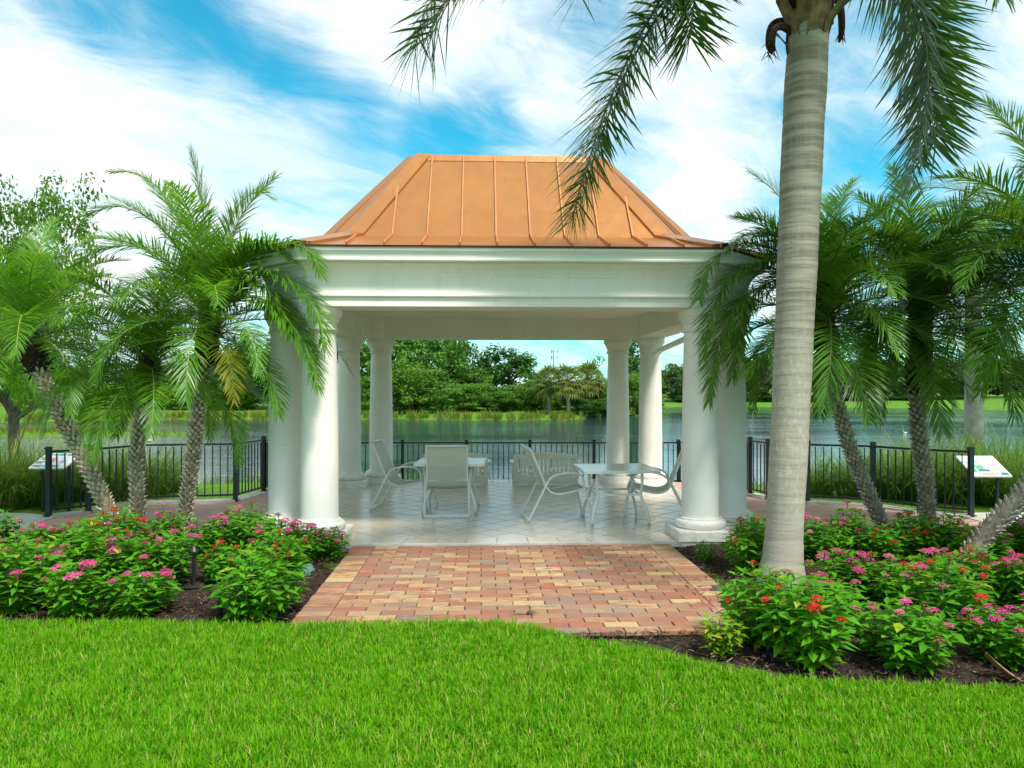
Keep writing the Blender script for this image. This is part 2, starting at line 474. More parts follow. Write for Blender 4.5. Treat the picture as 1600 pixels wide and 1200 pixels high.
# ------------------------------------------------------------------ mesh helpers
class MB:
    def __init__(s):
        s.v, s.f, s.m, s.mi = [], [], [], 0

    def add(s, vs_, fs_):
        o = len(s.v)
        s.v.extend([tuple(p) for p in vs_])
        for f in fs_:
            s.f.append(tuple(i + o for i in f))
            s.m.append(s.mi)
        return s

    def box(s, c, size, rot=None):
        hx, hy, hz = size[0] / 2, size[1] / 2, size[2] / 2
        ps = [Vector((x * hx, y * hy, z * hz)) for z in (-1, 1) for y in (-1, 1) for x in (-1, 1)]
        if rot is not None:
            ps = [rot @ p for p in ps]
        c = Vector(c)
        return s.add([p + c for p in ps], [(0, 2, 3, 1), (4, 5, 7, 6), (0, 1, 5, 4), (2, 6, 7, 3), (0, 4, 6, 2), (1, 3, 7, 5)])

    def bar(s, a, b, wd, ht, up=Vector((0, 0, 1))):
        a, b = Vector(a), Vector(b)
        t = (b - a).normalized()
        sd_ = t.cross(up)
        if sd_.length < 1e-4:
            sd_ = Vector((1, 0, 0))
        sd_.normalize()
        u = sd_.cross(t)
        ps = []
        for p in (a, b):
            for i, j in ((-1, -1), (1, -1), (1, 1), (-1, 1)):
                ps.append(p + sd_ * wd / 2 * i + u * ht / 2 * j)
        return s.add(ps, [(0, 1, 2, 3), (7, 6, 5, 4), (0, 4, 5, 1), (1, 5, 6, 2), (2, 6, 7, 3), (3, 7, 4, 0)])

    def tube(s, pts, rad, n=8, cap=True):
        pts = [Vector(p) for p in pts]
        if not hasattr(rad, '__len__'):
            rad = [rad] * len(pts)
        vs_, fs_ = [], []
        ref = None
        for i, p in enumerate(pts):
            t = (pts[min(i + 1, len(pts) - 1)] - pts[max(i - 1, 0)]).normalized()
            if ref is None:
                ref = t.orthogonal().normalized()
            ref = (ref - t * ref.dot(t))
            if ref.length < 1e-5:
                ref = t.orthogonal()
            ref.normalize()
            b = t.cross(ref)
            for k in range(n):
                a = 2 * math.pi * k / n
                vs_.append(p + (ref * math.cos(a) + b * math.sin(a)) * rad[i])
        for i in range(len(pts) - 1):
            for k in range(n):
                k2 = (k + 1) % n
                fs_.append((i * n + k, i * n + k2, (i + 1) * n + k2, (i + 1) * n + k))
        if cap:
            fs_.append(tuple(range(n))[::-1])
            fs_.append(tuple((len(pts) - 1) * n + k for k in range(n)))
        return s.add(vs_, fs_)

    def lathe(s, prof, n=24, c=(0, 0, 0), capt=True, capb=True):
        vs_, fs_ = [], []
        for r_, z in prof:
            for k in range(n):
                a = 2 * math.pi * k / n
                vs_.append((c[0] + r_ * math.cos(a), c[1] + r_ * math.sin(a), c[2] + z))
        for i in range(len(prof) - 1):
            for k in range(n):
                k2 = (k + 1) % n
                fs_.append((i * n + k, i * n + k2, (i + 1) * n + k2, (i + 1) * n + k))
        if capb:
            fs_.append(tuple(range(n))[::-1])
        if capt:
            fs_.append(tuple((len(prof) - 1) * n + k for k in range(n)))
        return s.add(vs_, fs_)

    def prism(s, poly, z0, z1):
        n = len(poly)
        vs_ = [(p[0], p[1], z0) for p in poly] + [(p[0], p[1], z1) for p in poly]
        fs_ = [tuple(range(n))[::-1], tuple(range(n, 2 * n))]
        for i in range(n):
            j = (i + 1) % n
            fs_.append((i, j, n + j, n + i))
        return s.add(vs_, fs_)

    def mesh(s, name, mats, smooth=False):
        me = bpy.data.meshes.new(name)
        me.from_pydata(s.v, [], s.f)
        for m_ in (mats if isinstance(mats, (list, tuple)) else [mats]):
            me.materials.append(m_)
        if any(s.m):
            me.polygons.foreach_set('material_index', s.m)
        if smooth:
            me.polygons.foreach_set('use_smooth', [True] * len(me.polygons))
        me.update()
        return me

    def build(s, name, mats, parent=None, loc=None, smooth=False, autosmooth=None):
        me = s.mesh(name, mats, smooth or autosmooth is not None)
        if autosmooth is not None:
            me.set_sharp_from_angle(angle=R(autosmooth))
        return obj(name, me, parent, loc)


def obj(name, me, parent=None, loc=None, rz=None):
    o = bpy.data.objects.new(name, me)
    COL.objects.link(o)
    if parent is not None:
        o.parent = parent
    if loc is not None:
        o.location = loc
    if rz is not None:
        o.rotation_euler = (0, 0, rz)
    return o


def np_mesh(name, verts, faces, mats, midx=None, smooth=False):
    """verts (N,3), faces: list of equally sized arrays [(M,k)]"""
    me = bpy.data.meshes.new(name)
    verts = np.asarray(verts, dtype=np.float32)
    me.vertices.add(len(verts))
    me.vertices.foreach_set('co', verts.ravel())
    loops = np.concatenate([f.ravel() for f in faces]).astype(np.int32)
    sizes = np.concatenate([np.full(len(f), f.shape[1]) for f in faces]).astype(np.int32)
    starts = np.concatenate([[0], np.cumsum(sizes)[:-1]]).astype(np.int32)
    me.loops.add(len(loops))
    me.loops.foreach_set('vertex_index', loops)
    me.polygons.add(len(sizes))
    me.polygons.foreach_set('loop_start', starts)
    try:
        me.polygons.foreach_set('loop_total', sizes)
    except Exception:
        pass
    for m_ in (mats if isinstance(mats, (list, tuple)) else [mats]):
        me.materials.append(m_)
    if midx is not None:
        me.polygons.foreach_set('material_index', np.asarray(midx, dtype=np.int32))
    me.polygons.foreach_set('use_smooth', np.full(len(sizes), smooth))
    me.update(calc_edges=True)
    me.validate()
    return me


def tag(o, label=None, cat=None, group=None, kind=None):
    if label:
        o['label'] = label
    if cat:
        o['category'] = cat
    if group:
        o['group'] = group
    if kind:
        o['kind'] = kind
    return o


def thing(name, label, cat, loc=(0, 0, 0), rz=0.0, group=None):
    o = bpy.data.objects.new(name, None)
    COL.objects.link(o)
    o.empty_display_size = .2
    o.location = loc
    o.rotation_euler = (0, 0, rz)
    return tag(o, label, cat, group)


def dup(root, loc, rz, label, group=None):
    r_ = root.copy()
    COL.objects.link(r_)
    r_.location = loc
    r_.rotation_euler = (0, 0, rz)
    r_['label'] = label
    if group:
        r_['group'] = group
    for ch in list(root.children):
        c = ch.copy()
        COL.objects.link(c)
        c.parent = r_
        for g in list(ch.children):
            d = g.copy()
            COL.objects.link(d)
            d.parent = c
    return r_


def clip(poly, edge_fn):
    """Sutherland-Hodgman against f(p)>=0"""
    out = []
    n = len(poly)
    for i in range(n):
        a, b = poly[i], poly[(i + 1) % n]
        fa, fb = edge_fn(a), edge_fn(b)
        if fa >= 0:
            out.append(a)
        if (fa >= 0) != (fb >= 0):
            t = fa / (fa - fb)
            out.append((a[0] + (b[0] - a[0]) * t, a[1] + (b[1] - a[1]) * t))
    return out


def clip_convex(poly, conv):
    """conv counter-clockwise"""
    n = len(conv)
    for i in range(n):
        a, b = conv[i], conv[(i + 1) % n]
        poly = clip(poly, lambda p: (b[0] - a[0]) * (p[1] - a[1]) - (b[1] - a[1]) * (p[0] - a[0]))
        if len(poly) < 3:
            return []
    return poly


def area(poly):
    return .5 * sum(poly[i][0] * poly[(i + 1) % len(poly)][1] - poly[(i + 1) % len(poly)][0] * poly[i][1] for i in range(len(poly)))


ORD = ['first', 'second', 'third', 'fourth', 'fifth', 'sixth', 'seventh', 'eighth', 'ninth', 'tenth', 'eleventh', 'twelfth', 'thirteenth', 'fourteenth']

# ------------------------------------------------------------------ terrain and water
WZ = -1.2
AZP = np.array([-180, -75, -60, -38, -26, -12, -6, -2, 2, 6.0, 8.2, 9.6, 12, 30, 45, 60, 75, 180.])
FARP = np.array([60, 60, 75, 82, 84, 80, 78, 75, 74, 75, 80, 128, 136, 138, 110, 80, 60, 60.])


def far_r(az_deg):
    return np.interp(az_deg, AZP, FARP)


def terrain_h(x, y):
    r_ = np.hypot(x, y)
    az = np.degrees(np.arctan2(x, y))
    wob = .9 * np.sin(x * .35) + .5 * np.sin(x * .83 + 1.3)
    near = np.interp(y + wob * np.clip((y - 15) / 4, 0, 1), [12.6, 14.0, 16.6, 21, 22.5, 26], [-.06, -.12, -.235, -1.08, -1.5, -2.3])
    fr = far_r(az) + 1.2 * np.sin(az * 1.7) + .7 * np.sin(az * 4.1)
    far = np.interp(r_ - fr, [-6, -.8, .6, 7, 40, 400], [-2.3, -1.35, -1.02, -.75, .1, .4])
    spit = -1.02 - .55 * np.clip(np.hypot((x + 35) / 15, (y - 52) / 3.2) - .8, 0, 4)
    return np.maximum(np.maximum(near, far), np.maximum(spit, -2.3))


radii = np.concatenate([[.01], np.arange(1, 30, 1.0), np.arange(30, 66, 3.0), np.arange(66, 96, 1.0), np.arange(97, 125, 3.5), np.arange(125, 150, 1.0), np.geomspace(152, 3000, 24)])
azs = np.radians(np.concatenate([np.arange(-180, -50, 3.0), np.arange(-50, 50, .8), np.arange(50, 180, 3.0)]))
na, nr = len(azs), len(radii)
RR, AA = np.meshgrid(radii, azs, indexing='ij')
TX, TY = RR * np.sin(AA), RR * np.cos(AA)
TZ = terrain_h(TX, TY)
V = np.stack([TX, TY, TZ], -1).reshape(-1, 3)
ii, jj = np.meshgrid(np.arange(nr - 1), np.arange(na), indexing='ij')
j2 = (jj + 1) % na
FQ = np.stack([ii * na + jj, (ii + 1) * na + jj, (ii + 1) * na + j2, ii * na + j2], -1).reshape(-1, 4)[:, ::-1]
tag(obj('ground', np_mesh('ground', V, [FQ], M['ground'], smooth=True)), kind='structure')
wm = MB()
wm.add([(-400, 15.5, WZ), (400, 15.5, WZ), (400, 240, WZ), (-400, 240, WZ)], [(0, 1, 2, 3)])
tag(wm.build('lake_water', M['water']), kind='structure')

# lawn edge: row of points along which the cut grass ends
edge_px = [(-500, 969), (0, 968), (250, 968), (450, 971), (560, 969), (700, 967), (800, 970), (850, 978), (890, 990), (960, 1000), (1030, 1014), (1100, 1034), (1200, 1050), (1300, 1060), (1450, 1064), (1600, 1068), (2100, 1075)]
EP = np.array([gnd(x, y, .03)[:2] for x, y in edge_px])


def lawn_y(x):
    return np.interp(x, EP[:, 0], EP[:, 1])


lb = MB()
xs_ = np.linspace(-9, 10, 77)
vs_ = [(x, -6, -.018) for x in xs_] + [(x, float(lawn_y(x)) - .02, -.018) for x in xs_] + [(x, float(lawn_y(x)) + .03, -.06) for x in xs_]
lb.add(vs_, [(i + r_ * 77, i + 1 + r_ * 77, 77 + i + 1 + r_ * 77, 77 + i + r_ * 77) for i in range(76) for r_ in range(2)])
tag(lb.build('lawn_soil', M['soil']), kind='structure')
# mulch of the two planting beds, slightly humped sheets
PCX, PCY = .365, 11.99            # centre of the pavilion


def bed(name, x0, x1, yb):
    mb = MB()
    nx, ny = 60, 40
    for j in range(ny + 1):
        for i in range(nx + 1):
            x = x0 + (x1 - x0) * i / nx
            y0 = float(lawn_y(x)) - .02
            y = y0 + (yb - y0) * j / ny
            z = -.04 + .035 * math.sin(min(1, j / ny * 6) * math.pi / 2) * (.6 + .4 * math.sin(x * 2.1 + y * 1.7)) * (1 if j < ny - 4 else .4)
            z -= .03 if (-1.75 < x < 2.45) else 0
            mb.v.append((x, y, z))
    mb.add([], [])
    for j in range(ny):
        for i in range(nx):
            a = j * (nx + 1) + i
            mb.f.append((a, a + 1, a + nx + 2, a + nx + 1))
            mb.m.append(0)
    return tag(mb.build(name, M['mulch'], smooth=True), kind='structure')


bed('mulch_bed', -8.5, -1.2, 10.35)
bed('mulch_bed', -1.2, 9.5, 10.35)

# ------------------------------------------------------------------ plaza around the pavilion, fence line, kerb
LF = [gnd(76, 808), gnd(138, 801), gnd(222, 787), gnd(368, 783), gnd(412, 770)]
RF = [gnd(1517, 808), gnd(1437, 801), gnd(1364, 791), gnd(1262, 785), gnd(1200, 780), gnd(1172, 773)]
BL, BR = at(452, 690, 16.2), at(1060, 692, 16.2)
BL.z = BR.z = 0
poly = [(-6.4, 9.7), (-1.9, 9.0)] + [(2.7, 9.0), (7.2, 9.7)] + [(p.x, p.y) for p in RF] + [(BR.x, BR.y), (BL.x, BL.y)] + [(p.x, p.y) for p in LF[::-1]]
pm = MB()
rear = PCY + 3.05
ring = [(-6.6, 10.15), (-2.9, 9.55), (3.6, 9.55), (7.4, 10.15)] + [(p.x, p.y) for p in RF] + [(RF[-1].x - .5, rear - .3), (LF[-1].x + .4, rear - .3)] + [(p.x, p.y) for p in LF[::-1]]
pm.prism(ring, -.30, -.004)
tag(pm.build('plaza_paving', M['plaza']), kind='structure')
cp = MB()
a0 = gnd(-160, 812)
cp.prism([(a0.x, a0.y - .5), (LF[0].x + .12, LF[0].y - .75), (LF[0].x + .1, LF[0].y + .03), (LF[0].x - .5, LF[0].y + .35), (a0.x, a0.y + .5)], -.2, .006)
tag(cp.build('concrete_walk', M['concrete']), kind='structure')
b0 = gnd(1700, 812)
cp = MB()
cp.prism([(RF[0].x - .10, RF[0].y - .65), (b0.x, b0.y - .4), (b0.x, b0.y + .6), (RF[0].x + .3, RF[0].y + .35), (RF[0].x - .1, RF[0].y + .03)], -.2, .006)
tag(cp.build('concrete_walk', M['concrete']), kind='structure')


def kerb(pts):
    mb = MB()
    for a, b in zip(pts[:-1], pts[1:]):
        mb.bar(Vector((a.x, a.y, -.09)), Vector((b.x, b.y, -.09)), .22, .24)
    return mb


tag(kerb(LF).build('kerb', M['concrete']), kind='structure')
tag(kerb(RF).build('kerb', M['concrete']), kind='structure')


def fence(pts, label, extra_posts=(), H=.93, zs=None, post_each=True, step=.112):
    f = thing('metal_fence', label, 'fence', (pts[0].x, pts[0].y, 0))
    o0 = Vector((pts[0].x, pts[0].y, 0))
    zs = zs or [0.02] * len(pts)
    P = [Vector((p.x, p.y, z)) - o0 for p, z in zip(pts, zs)]
    pk = MB().box((0, 0, (H - .10) / 2), (.016, .016, H - .12)).mesh('picket', M['fence'])
    pb_ = MB()
    pb_.box((0, 0, H / 2), (.062, .062, H + .02))
    pb_.box((0, 0, H + .02), (.076, .076, .022))
    pb_.box((0, 0, H + .037), (.05, .05, .012))
    pb_.box((0, 0, .006), (.11, .11, .012))
    post = pb_.mesh('post', M['fence'])
    for p in P:
        obj('post', post, f, p)
    for q in extra_posts:
        obj('post', post, f, q - o0)
    for a, b in zip(P[:-1], P[1:]):
        dv = b - a
        L_ = dv.length
        obj('rail', MB().bar(a + Vector((0, 0, H - .03)), b + Vector((0, 0, H - .03)), .036, .032).mesh('rail', M['fence']), f)
        obj('rail', MB().bar(a + Vector((0, 0, .085)), b + Vector((0, 0, .085)), .032, .030).mesh('rail', M['fence']), f)
        n = max(1, int(round(L_ / step)))
        ang = math.atan2(dv.y, dv.x)
        for k in range(1, n):
            obj('picket', pk, f, a + dv * (k / n) + Vector((0, 0, .05)), ang)
    return f


mid_l = LF[4].lerp(BL, .5)
fence(LF, 'black metal picket fence bending round the plaza behind the left palms')
fence(RF, 'black metal picket fence curving behind the right palms and flower bed')
bx = [at(x, 690, 16.2) for x in (529.5, 629, 729, 828, 928, 1028)]
back = [BL] + bx + [BR]
fence([LF[4]] + back + [RF[5]], 'black metal picket fence across the back along the lake', zs=[.02] + [-.22] * len(back) + [.02], H=.92)

# ------------------------------------------------------------------ tiled slab under the pavilion


def octo(a, b, cx=PCX, cy=PCY):
    return [(cx - b, cy - a), (cx + b, cy - a), (cx + a, cy - b), (cx + a, cy + b), (cx + b, cy + a), (cx - b, cy + a), (cx - a, cy + b), (cx - a, cy - b)]


CA, CB = 2.80, 2.28               # column line: half depth, half length of the long sides


def oct_off(o):
    return octo(CA + o, CB + o * .4142)


TZ0 = .022
sl = MB()
sl.prism(oct_off(.335), -.30, TZ0 - .006)
slab = tag(sl.build('floor_slab', M['grout']), kind='structure')
slab_rim = MB()
o1, o2 = oct_off(.338), oct_off(.30)
for i in range(8):
    j = (i + 1) % 8
    slab_rim.add([(*o1[i], -.2), (*o1[j], -.2), (*o1[j], TZ0 - .001), (*o1[i], TZ0 - .001), (*o2[j], TZ0 - .001), (*o2[i], TZ0 - .001)], [(0, 1, 2, 3), (3, 2, 4, 5)])
slab_rim.build('slab_edge', M['concrete'], slab)
tiles = []
inner = oct_off(.0)
outer = oct_off(.298)
TS, TG = .32, .013
d_ = TS / math.sqrt(2)
for i in range(-16, 17):
    for j in range(-16, 17):
        cx = PCX + (i - j) * d_
        cy = PCY + (i + j) * d_
        h_ = (TS - TG) / math.sqrt(2)
        sq = [(cx, cy - h_), (cx + h_, cy), (cx, cy + h_), (cx - h_, cy)]
        p = clip_convex(sq, oct_off(-.004))
        if p and area(p) > .002:
            tiles.append(p)
for i in range(8):
    a, b, c, d = Vector(inner[i]), Vector(inner[(i + 1) % 8]), Vector(outer[(i + 1) % 8]), Vector(outer[i])
    L_ = (b - a).length
    n = max(2, int(round(L_ / .36)))
    for k in range(n):
        t0, t1 = k / n + .004 / L_, (k + 1) / n - .004 / L_
        q0, q1 = a.lerp(b, t0), a.lerp(b, t1)
        r0, r1 = d.lerp(c, t0), d.lerp(c, t1)
        q0 = q0.lerp(r0, .012)
        q1 = q1.lerp(r1, .012)
        tiles.append([tuple(r0), tuple(r1), tuple(q1), tuple(q0)])
tiles.sort(key=lambda p: sum(v[1] for v in p) / len(p) - 2 * min(abs(area(p)), .05))


def flat_piece(mb, p, z0, z1, bev=.003):
    if area(p) < 0:
        p = p[::-1]
    n = len(p)
    cx = sum(v[0] for v in p) / n
    cy = sum(v[1] for v in p) / n
    ins = []
    for x, y in p:
        dv = Vector((cx - x, cy - y))
        dv = dv.normalized() * min(bev, dv.length * .3)
        ins.append((x + dv.x, y + dv.y))
    vs_ = [(x, y, z0) for x, y in p] + [(x, y, z1 - bev * .6) for x, y in p] + [(x, y, z1) for x, y in ins]
    fs_ = [tuple(range(2 * n, 3 * n))]
    for i in range(n):
        j = (i + 1) % n
        fs_ += [(i, j, n + j, n + i), (n + i, n + j, 2 * n + j, 2 * n + i)]
    mb.add(vs_, fs_)


rest = MB()
for k, p in enumerate(tiles):
    dz = random.uniform(-.0006, .0006)
    if k < 300:
        n = len(p)
        cx, cy = sum(v[0] for v in p) / n, sum(v[1] for v in p) / n
        mb = MB()
        flat_piece(mb, [(x - cx, y - cy) for x, y in p], -.012, .0)
        mb.build('tile', M['tile'], slab, (cx, cy, TZ0 + dz))
    else:
        flat_piece(rest, p, TZ0 - .012, TZ0 + dz)
if rest.v:
    tag(rest.build('tile_field', M['tile'], slab), kind='stuff')

# ------------------------------------------------------------------ brick path
PX0, PX1, PY1, PY0 = -1.47, 2.19, PCY - CA - .345, 5.66
path = MB()
path.prism([(x_, max(PY0 + .02, float(lawn_y(x_)) - .02)) for x_ in np.linspace(PX0 + .01, PX1 - .01, 24)] + [(PX1 - .01, PY1), (PX0 + .01, PY1)], -.2, -.012)
path = tag(path.build('brick_path', M['joint']), kind='structure')
BW, BH, JW = .268, .1225, .006
bricks = []
rows = int((PY1 - PY0) / BH)
for r_ in range(rows):
    y1 = PY1 - r_ * BH
    y0 = y1 - BH
    inset_r = 0.0
    if y0 < 6.9:
        inset_r = .05 + .12 * math.sin(r_ * 1.1) ** 2
    bricks.append((PX0 + random.uniform(-.004, .004), PX0 + .262, y0, y1, 0))
    x = PX0 + .262 - (BW * .5 if r_ % 2 else 0)
    while x < PX1 - .262 - 1e-6:
        xa, xb = max(x, PX0 + .262), min(x + BW, PX1 - .262)
        if xb - xa > .03:
            bricks.append((xa, xb, y0, y1, 1))
        x += BW
    bricks.append((PX1 - .262, PX1 - inset_r * .8, y0, y1, 0))
bricks = [b for b in bricks if b[3] > float(lawn_y((b[0] + b[1]) / 2)) - .0]
bricks.sort(key=lambda b: b[2])
rest = MB()
cache = {}
for k, (xa, xb, y0, y1, fld) in enumerate(bricks):
    gx = JW * (1.5 if fld else .8)
    wd, ht = xb - xa - gx, y1 - y0 - JW * .65
    cx, cy = (xa + xb) / 2 + random.uniform(-.002, .002), (y0 + y1) / 2 + random.uniform(-.0012, .0012)
    dz = random.uniform(-.002, .0022)
    p = [(-wd / 2, -ht / 2), (wd / 2, -ht / 2), (wd / 2, ht / 2), (-wd / 2, ht / 2)]
    if k < 300:
        key = round(wd, 3)
        if key not in cache:
            mb = MB()
            flat_piece(mb, p, -.03, 0, .005)
            cache[key] = mb.mesh('brick', M['brick'])
        o = obj('brick', cache[key], path, (cx, cy, dz))
        o.rotation_euler = (random.uniform(-.006, .006), random.uniform(-.004, .004), random.uniform(-.006, .006))
    else:
        flat_piece(rest, [(x + cx, y + cy) for x, y in p], -.03, dz, .005)
if rest.v:
    tag(rest.build('brick_field', M['brick'], path), kind='stuff')

# ------------------------------------------------------------------ the pavilion
pav = thing('pavilion', 'white open pavilion with paired round columns and a copper coloured hip roof', 'pavilion', (PCX, PCY, 0))
PO = Vector((PCX, PCY, 0))


def sweep_oct(prof, a=CA, b=CB):
    """profile of (offset, z) swept round the chamfered square, in pavilion space; closed profile"""
    mb = MB()
    n = len(prof)
    vs_, fs_ = [], []
    for (o, z) in prof:
        for p in octo(a + o, b + o * .4142, 0, 0):
            vs_.append((p[0], p[1], z))
    for i in range(n):
        i2 = (i + 1) % n
        for k in range(8):
            k2 = (k + 1) % 8
            fs_.append((i * 8 + k, i * 8 + k2, i2 * 8 + k2, i2 * 8 + k))
    return mb.add(vs_, fs_)


CT = 2.76
sweep_oct([(-.25, CT), (.25, CT), (.25, 2.860), (.272, 2.865), (.282, 2.875), (.282, 2.893), (.225, 2.903), (.225, 3.095), (.233, 3.100), (.240, 3.125),
           (.262, 3.175), (.30, 3.215), (.33, 3.235), (.33, 3.258), (.36, 3.258), (.36, 3.34), (-.25, 3.34)]).build('entablature', M['stucco'], pav)
cm = MB()
cp_ = octo(CA - .252, CB - .104, 0, 0)
cm.prism(cp_, 3.15, 3.19)
cm.build('ceiling', M['ceiling'], pav)
g_ = sweep_oct([(.362, 3.262), (.400, 3.262), (.412, 3.270), (.412, 3.288), (.402, 3.298), (.408, 3.335), (.424, 3.368), (.438, 3.378), (.438, 3.408), (.362, 3.408)])
g_.build('gutter', M['gutter'], pav)
sweep_oct([(.30, 3.410), (.446, 3.410), (.446, 3.427), (.30, 3.427)]).build('drip_edge', M['drip'], pav)
# columns
shaft_p = [(.232, .255), (.222, .28), (.219, .31)]
for k in range(1, 15):
    t = k / 14
    shaft_p.append((.219 + .006 * math.sin(t * math.pi * .8) - .030 * t ** 1.6, .31 + (2.46 - .31) * t))
shaft_p += [(.193, 2.475), (.206, 2.485)]
shaft_me = MB().lathe(shaft_p, 40).mesh('shaft', M['stone'], True)
pl_ = MB()
pl_.box((0, 0, .075), (.70, .70, .106))
pl_.box((0, 0, .1335), (.68, .68, .011))
plinth_me = pl_.mesh('plinth', M['stone'])
base_p = [(.30, .139)]
for k in range(9):
    a = -math.pi / 2 + math.pi * k / 8
    base_p.append((.262 + .045 * math.cos(a), .190 + .050 * math.sin(a)))
base_p += [(.252, .243), (.250, .262), (.232, .268)]
base_me = MB().lathe(base_p, 40).mesh('base', M['stone'], True)
cap_p = [(.206, 2.484), (.222, 2.492), (.224, 2.508), (.208, 2.516), (.205, 2.575), (.215, 2.582), (.222, 2.588), (.222, 2.600), (.230, 2.615), (.248, 2.650), (.258, 2.668), (.264, 2.675), (.264, 2.69)]
cb_ = MB().lathe(cap_p, 40)
cb_.lathe([(.270, 2.690), (.270, 2.748), (.266, 2.766)], 40)
cap_me = cb_.mesh('capital', M['stone'], True)
cap_me.set_sharp_from_angle(angle=R(35))
base_me.set_sharp_from_angle(angle=R(50))
for x, y in octo(CA, CB, 0, 0):
    sh_ = obj('column', shaft_me, pav, (x, y, 0))
    ang = 0 if abs(abs(y) - CA) < .01 else 0
    obj('plinth', plinth_me, sh_)
    obj('base', base_me, sh_)
    obj('capital', cap_me, sh_)
# roof
EZ, BZ, RZ = 3.432, 3.70, 5.0
LV = [octo(3.255, 2.47, 0, 0), octo(2.42, 2.0, 0, 0), octo(1.37, 1.22, 0, 0)]
LZ = [EZ, BZ, RZ]
deck = MB()
vs_ = []
for l_, z in zip(LV, LZ):
    vs_ += [(p[0], p[1], z - .02) for p in l_]
vs_.append((0, 0, RZ + .20))
fs_ = []
for i in range(2):
    for k in range(8):
        k2 = (k + 1) % 8
        fs_.append((i * 8 + k, i * 8 + k2, (i + 1) * 8 + k2, (i + 1) * 8 + k))
for k in range(8):
    fs_.append((16 + k, 16 + (k + 1) % 8, 24))
fs_.append(tuple(range(8))[::-1])
roof = deck.add(vs_, fs_).build('roof', M['copper_edge'], pav)
SP = .428
for k in range(8):
    k2 = (k + 1) % 8
    C3 = [[Vector((LV[i][k][0], LV[i][k][1], LZ[i])), Vector((LV[i][k2][0], LV[i][k2][1], LZ[i]))] for i in range(3)]
    U = (C3[0][1] - C3[0][0]).normalized()
    mids = [(a + b) / 2 for a, b in C3]
    hl = [(b - a).length / 2 for a, b in C3]
    ph = -.18 if k == 0 else (.05 if hl[0] > 1 else .0)
    nrm = [((mids[i + 1] - mids[i]).cross(U) * -1).normalized() for i in range(2)]

    def P3(u, t):
        i = 0 if t <= 1 else 1
        return mids[i].lerp(mids[i + 1], t - i) + U * u

    def hw(t):
        return np.interp(t, [0, 1, 2], hl)
    u = ph - SP * 8
    while u < hl[0]:
        ua, ub = u, u + SP
        mb = MB()
        for i in range(2):
            q = [(ua, i), (ub, i), (ub, i + 1), (ua, i + 1)]
            q = clip_convex(q, [(-hl[i], i), (hl[i], i), (hl[i + 1], i + 1), (-hl[i + 1], i + 1)])
            if len(q) >= 3 and area(q) > 1e-4:
                mb.add([P3(a, b if b < i + 1 - 1e-9 or i else b) if not (i == 1 and b <= 1) else mids[1] + U * a for a, b in q], [tuple(range(len(q)))])
        if mb.v:
            mb.build('roof_panel', M['copper'], roof)
        # standing seam at ua
        if abs(ua) < hl[0] - .03:
            tmax = float(np.interp(-abs(ua), [-hl[0], -hl[1], -hl[2]], [0, 1, 2]))
            ts = [0] + ([1] if tmax > 1 else []) + [tmax]
            ps = [mids[0] + U * ua if t == 0 else (mids[1] + U * ua if t == 1 else P3(ua, t)) for t in ts]
            ns = []
            for t in ts:
                ns.append(nrm[0] if t < 1 else ((nrm[0] + nrm[1]).normalized() if t == 1 else nrm[1]))
            sm_ = MB()
            vs_ = []
            for p, nn in zip(ps, ns):
                for s_, h_ in ((-1, 0), (-1, .036), (1, .036), (1, 0)):
                    vs_.append(p + U * .009 * s_ + nn * h_)
            fs_ = [(0, 1, 2, 3)]
            for i in range(len(ps) - 1):
                for q in range(3):
                    fs_.append((i * 4 + q, (i + 1) * 4 + q, (i + 1) * 4 + q + 1, i * 4 + q + 1))
            sm_.add(vs_, fs_)
            sm_.build('roof_seam', M['copper_edge'], roof)
        u += SP
# hip caps along the eight hips
for k in range(8):
    kp, kn = (k - 1) % 8, (k + 1) % 8
    prof = []
    for i in range(3):
        C_ = Vector((LV[i][k][0], LV[i][k][1], LZ[i]))
        e1 = (Vector((LV[i][kp][0], LV[i][kp][1], LZ[i])) - C_).normalized()
        e2 = (Vector((LV[i][kn][0], LV[i][kn][1], LZ[i])) - C_).normalized()
        out_ = -(e1 + e2).normalized()
        up = Vector((0, 0, .034)) + out_ * (.012 if i else .004)
        wd = .19 if i < 2 else .16
        w1 = min(wd, (Vector((LV[i][kp][0], LV[i][kp][1], LZ[i])) - C_).length * .42)
        w2 = min(wd, (Vector((LV[i][kn][0], LV[i][kn][1], LZ[i])) - C_).length * .42)
        prof.append([C_ + e1 * w1, C_ + e1 * w1 + up, C_ + up * 1.5, C_ + e2 * w2 + up, C_ + e2 * w2])
    mb = MB()
    vs_ = [p for ring_ in prof for p in ring_]
    fs_ = []
    for i in range(2):
        for q in range(4):
            fs_.append((i * 5 + q, (i + 1) * 5 + q, (i + 1) * 5 + q + 1, i * 5 + q + 1))
    fs_.append((0, 1, 2, 3, 4))
    mb.add(vs_, fs_)
    mb.build('hip_cap', M['copper'], roof)
rc = MB()
n0, n1 = octo(1.435, 1.27, 0, 0), octo(1.23, 1.09, 0, 0)
vs_ = [(p[0], p[1], RZ - .07) for p in n0] + [(p[0], p[1], RZ + .03) for p in octo(1.38, 1.225, 0, 0)] + [(p[0], p[1], RZ + .045) for p in n1]
fs_ = []
for i in range(2):
    for k in range(8):
        k2 = (k + 1) % 8
        fs_.append((i * 8 + k, i * 8 + k2, (i + 1) * 8 + k2, (i + 1) * 8 + k))
rc.add(vs_, fs_)
rc.build('ridge_cap', M['copper'], roof)
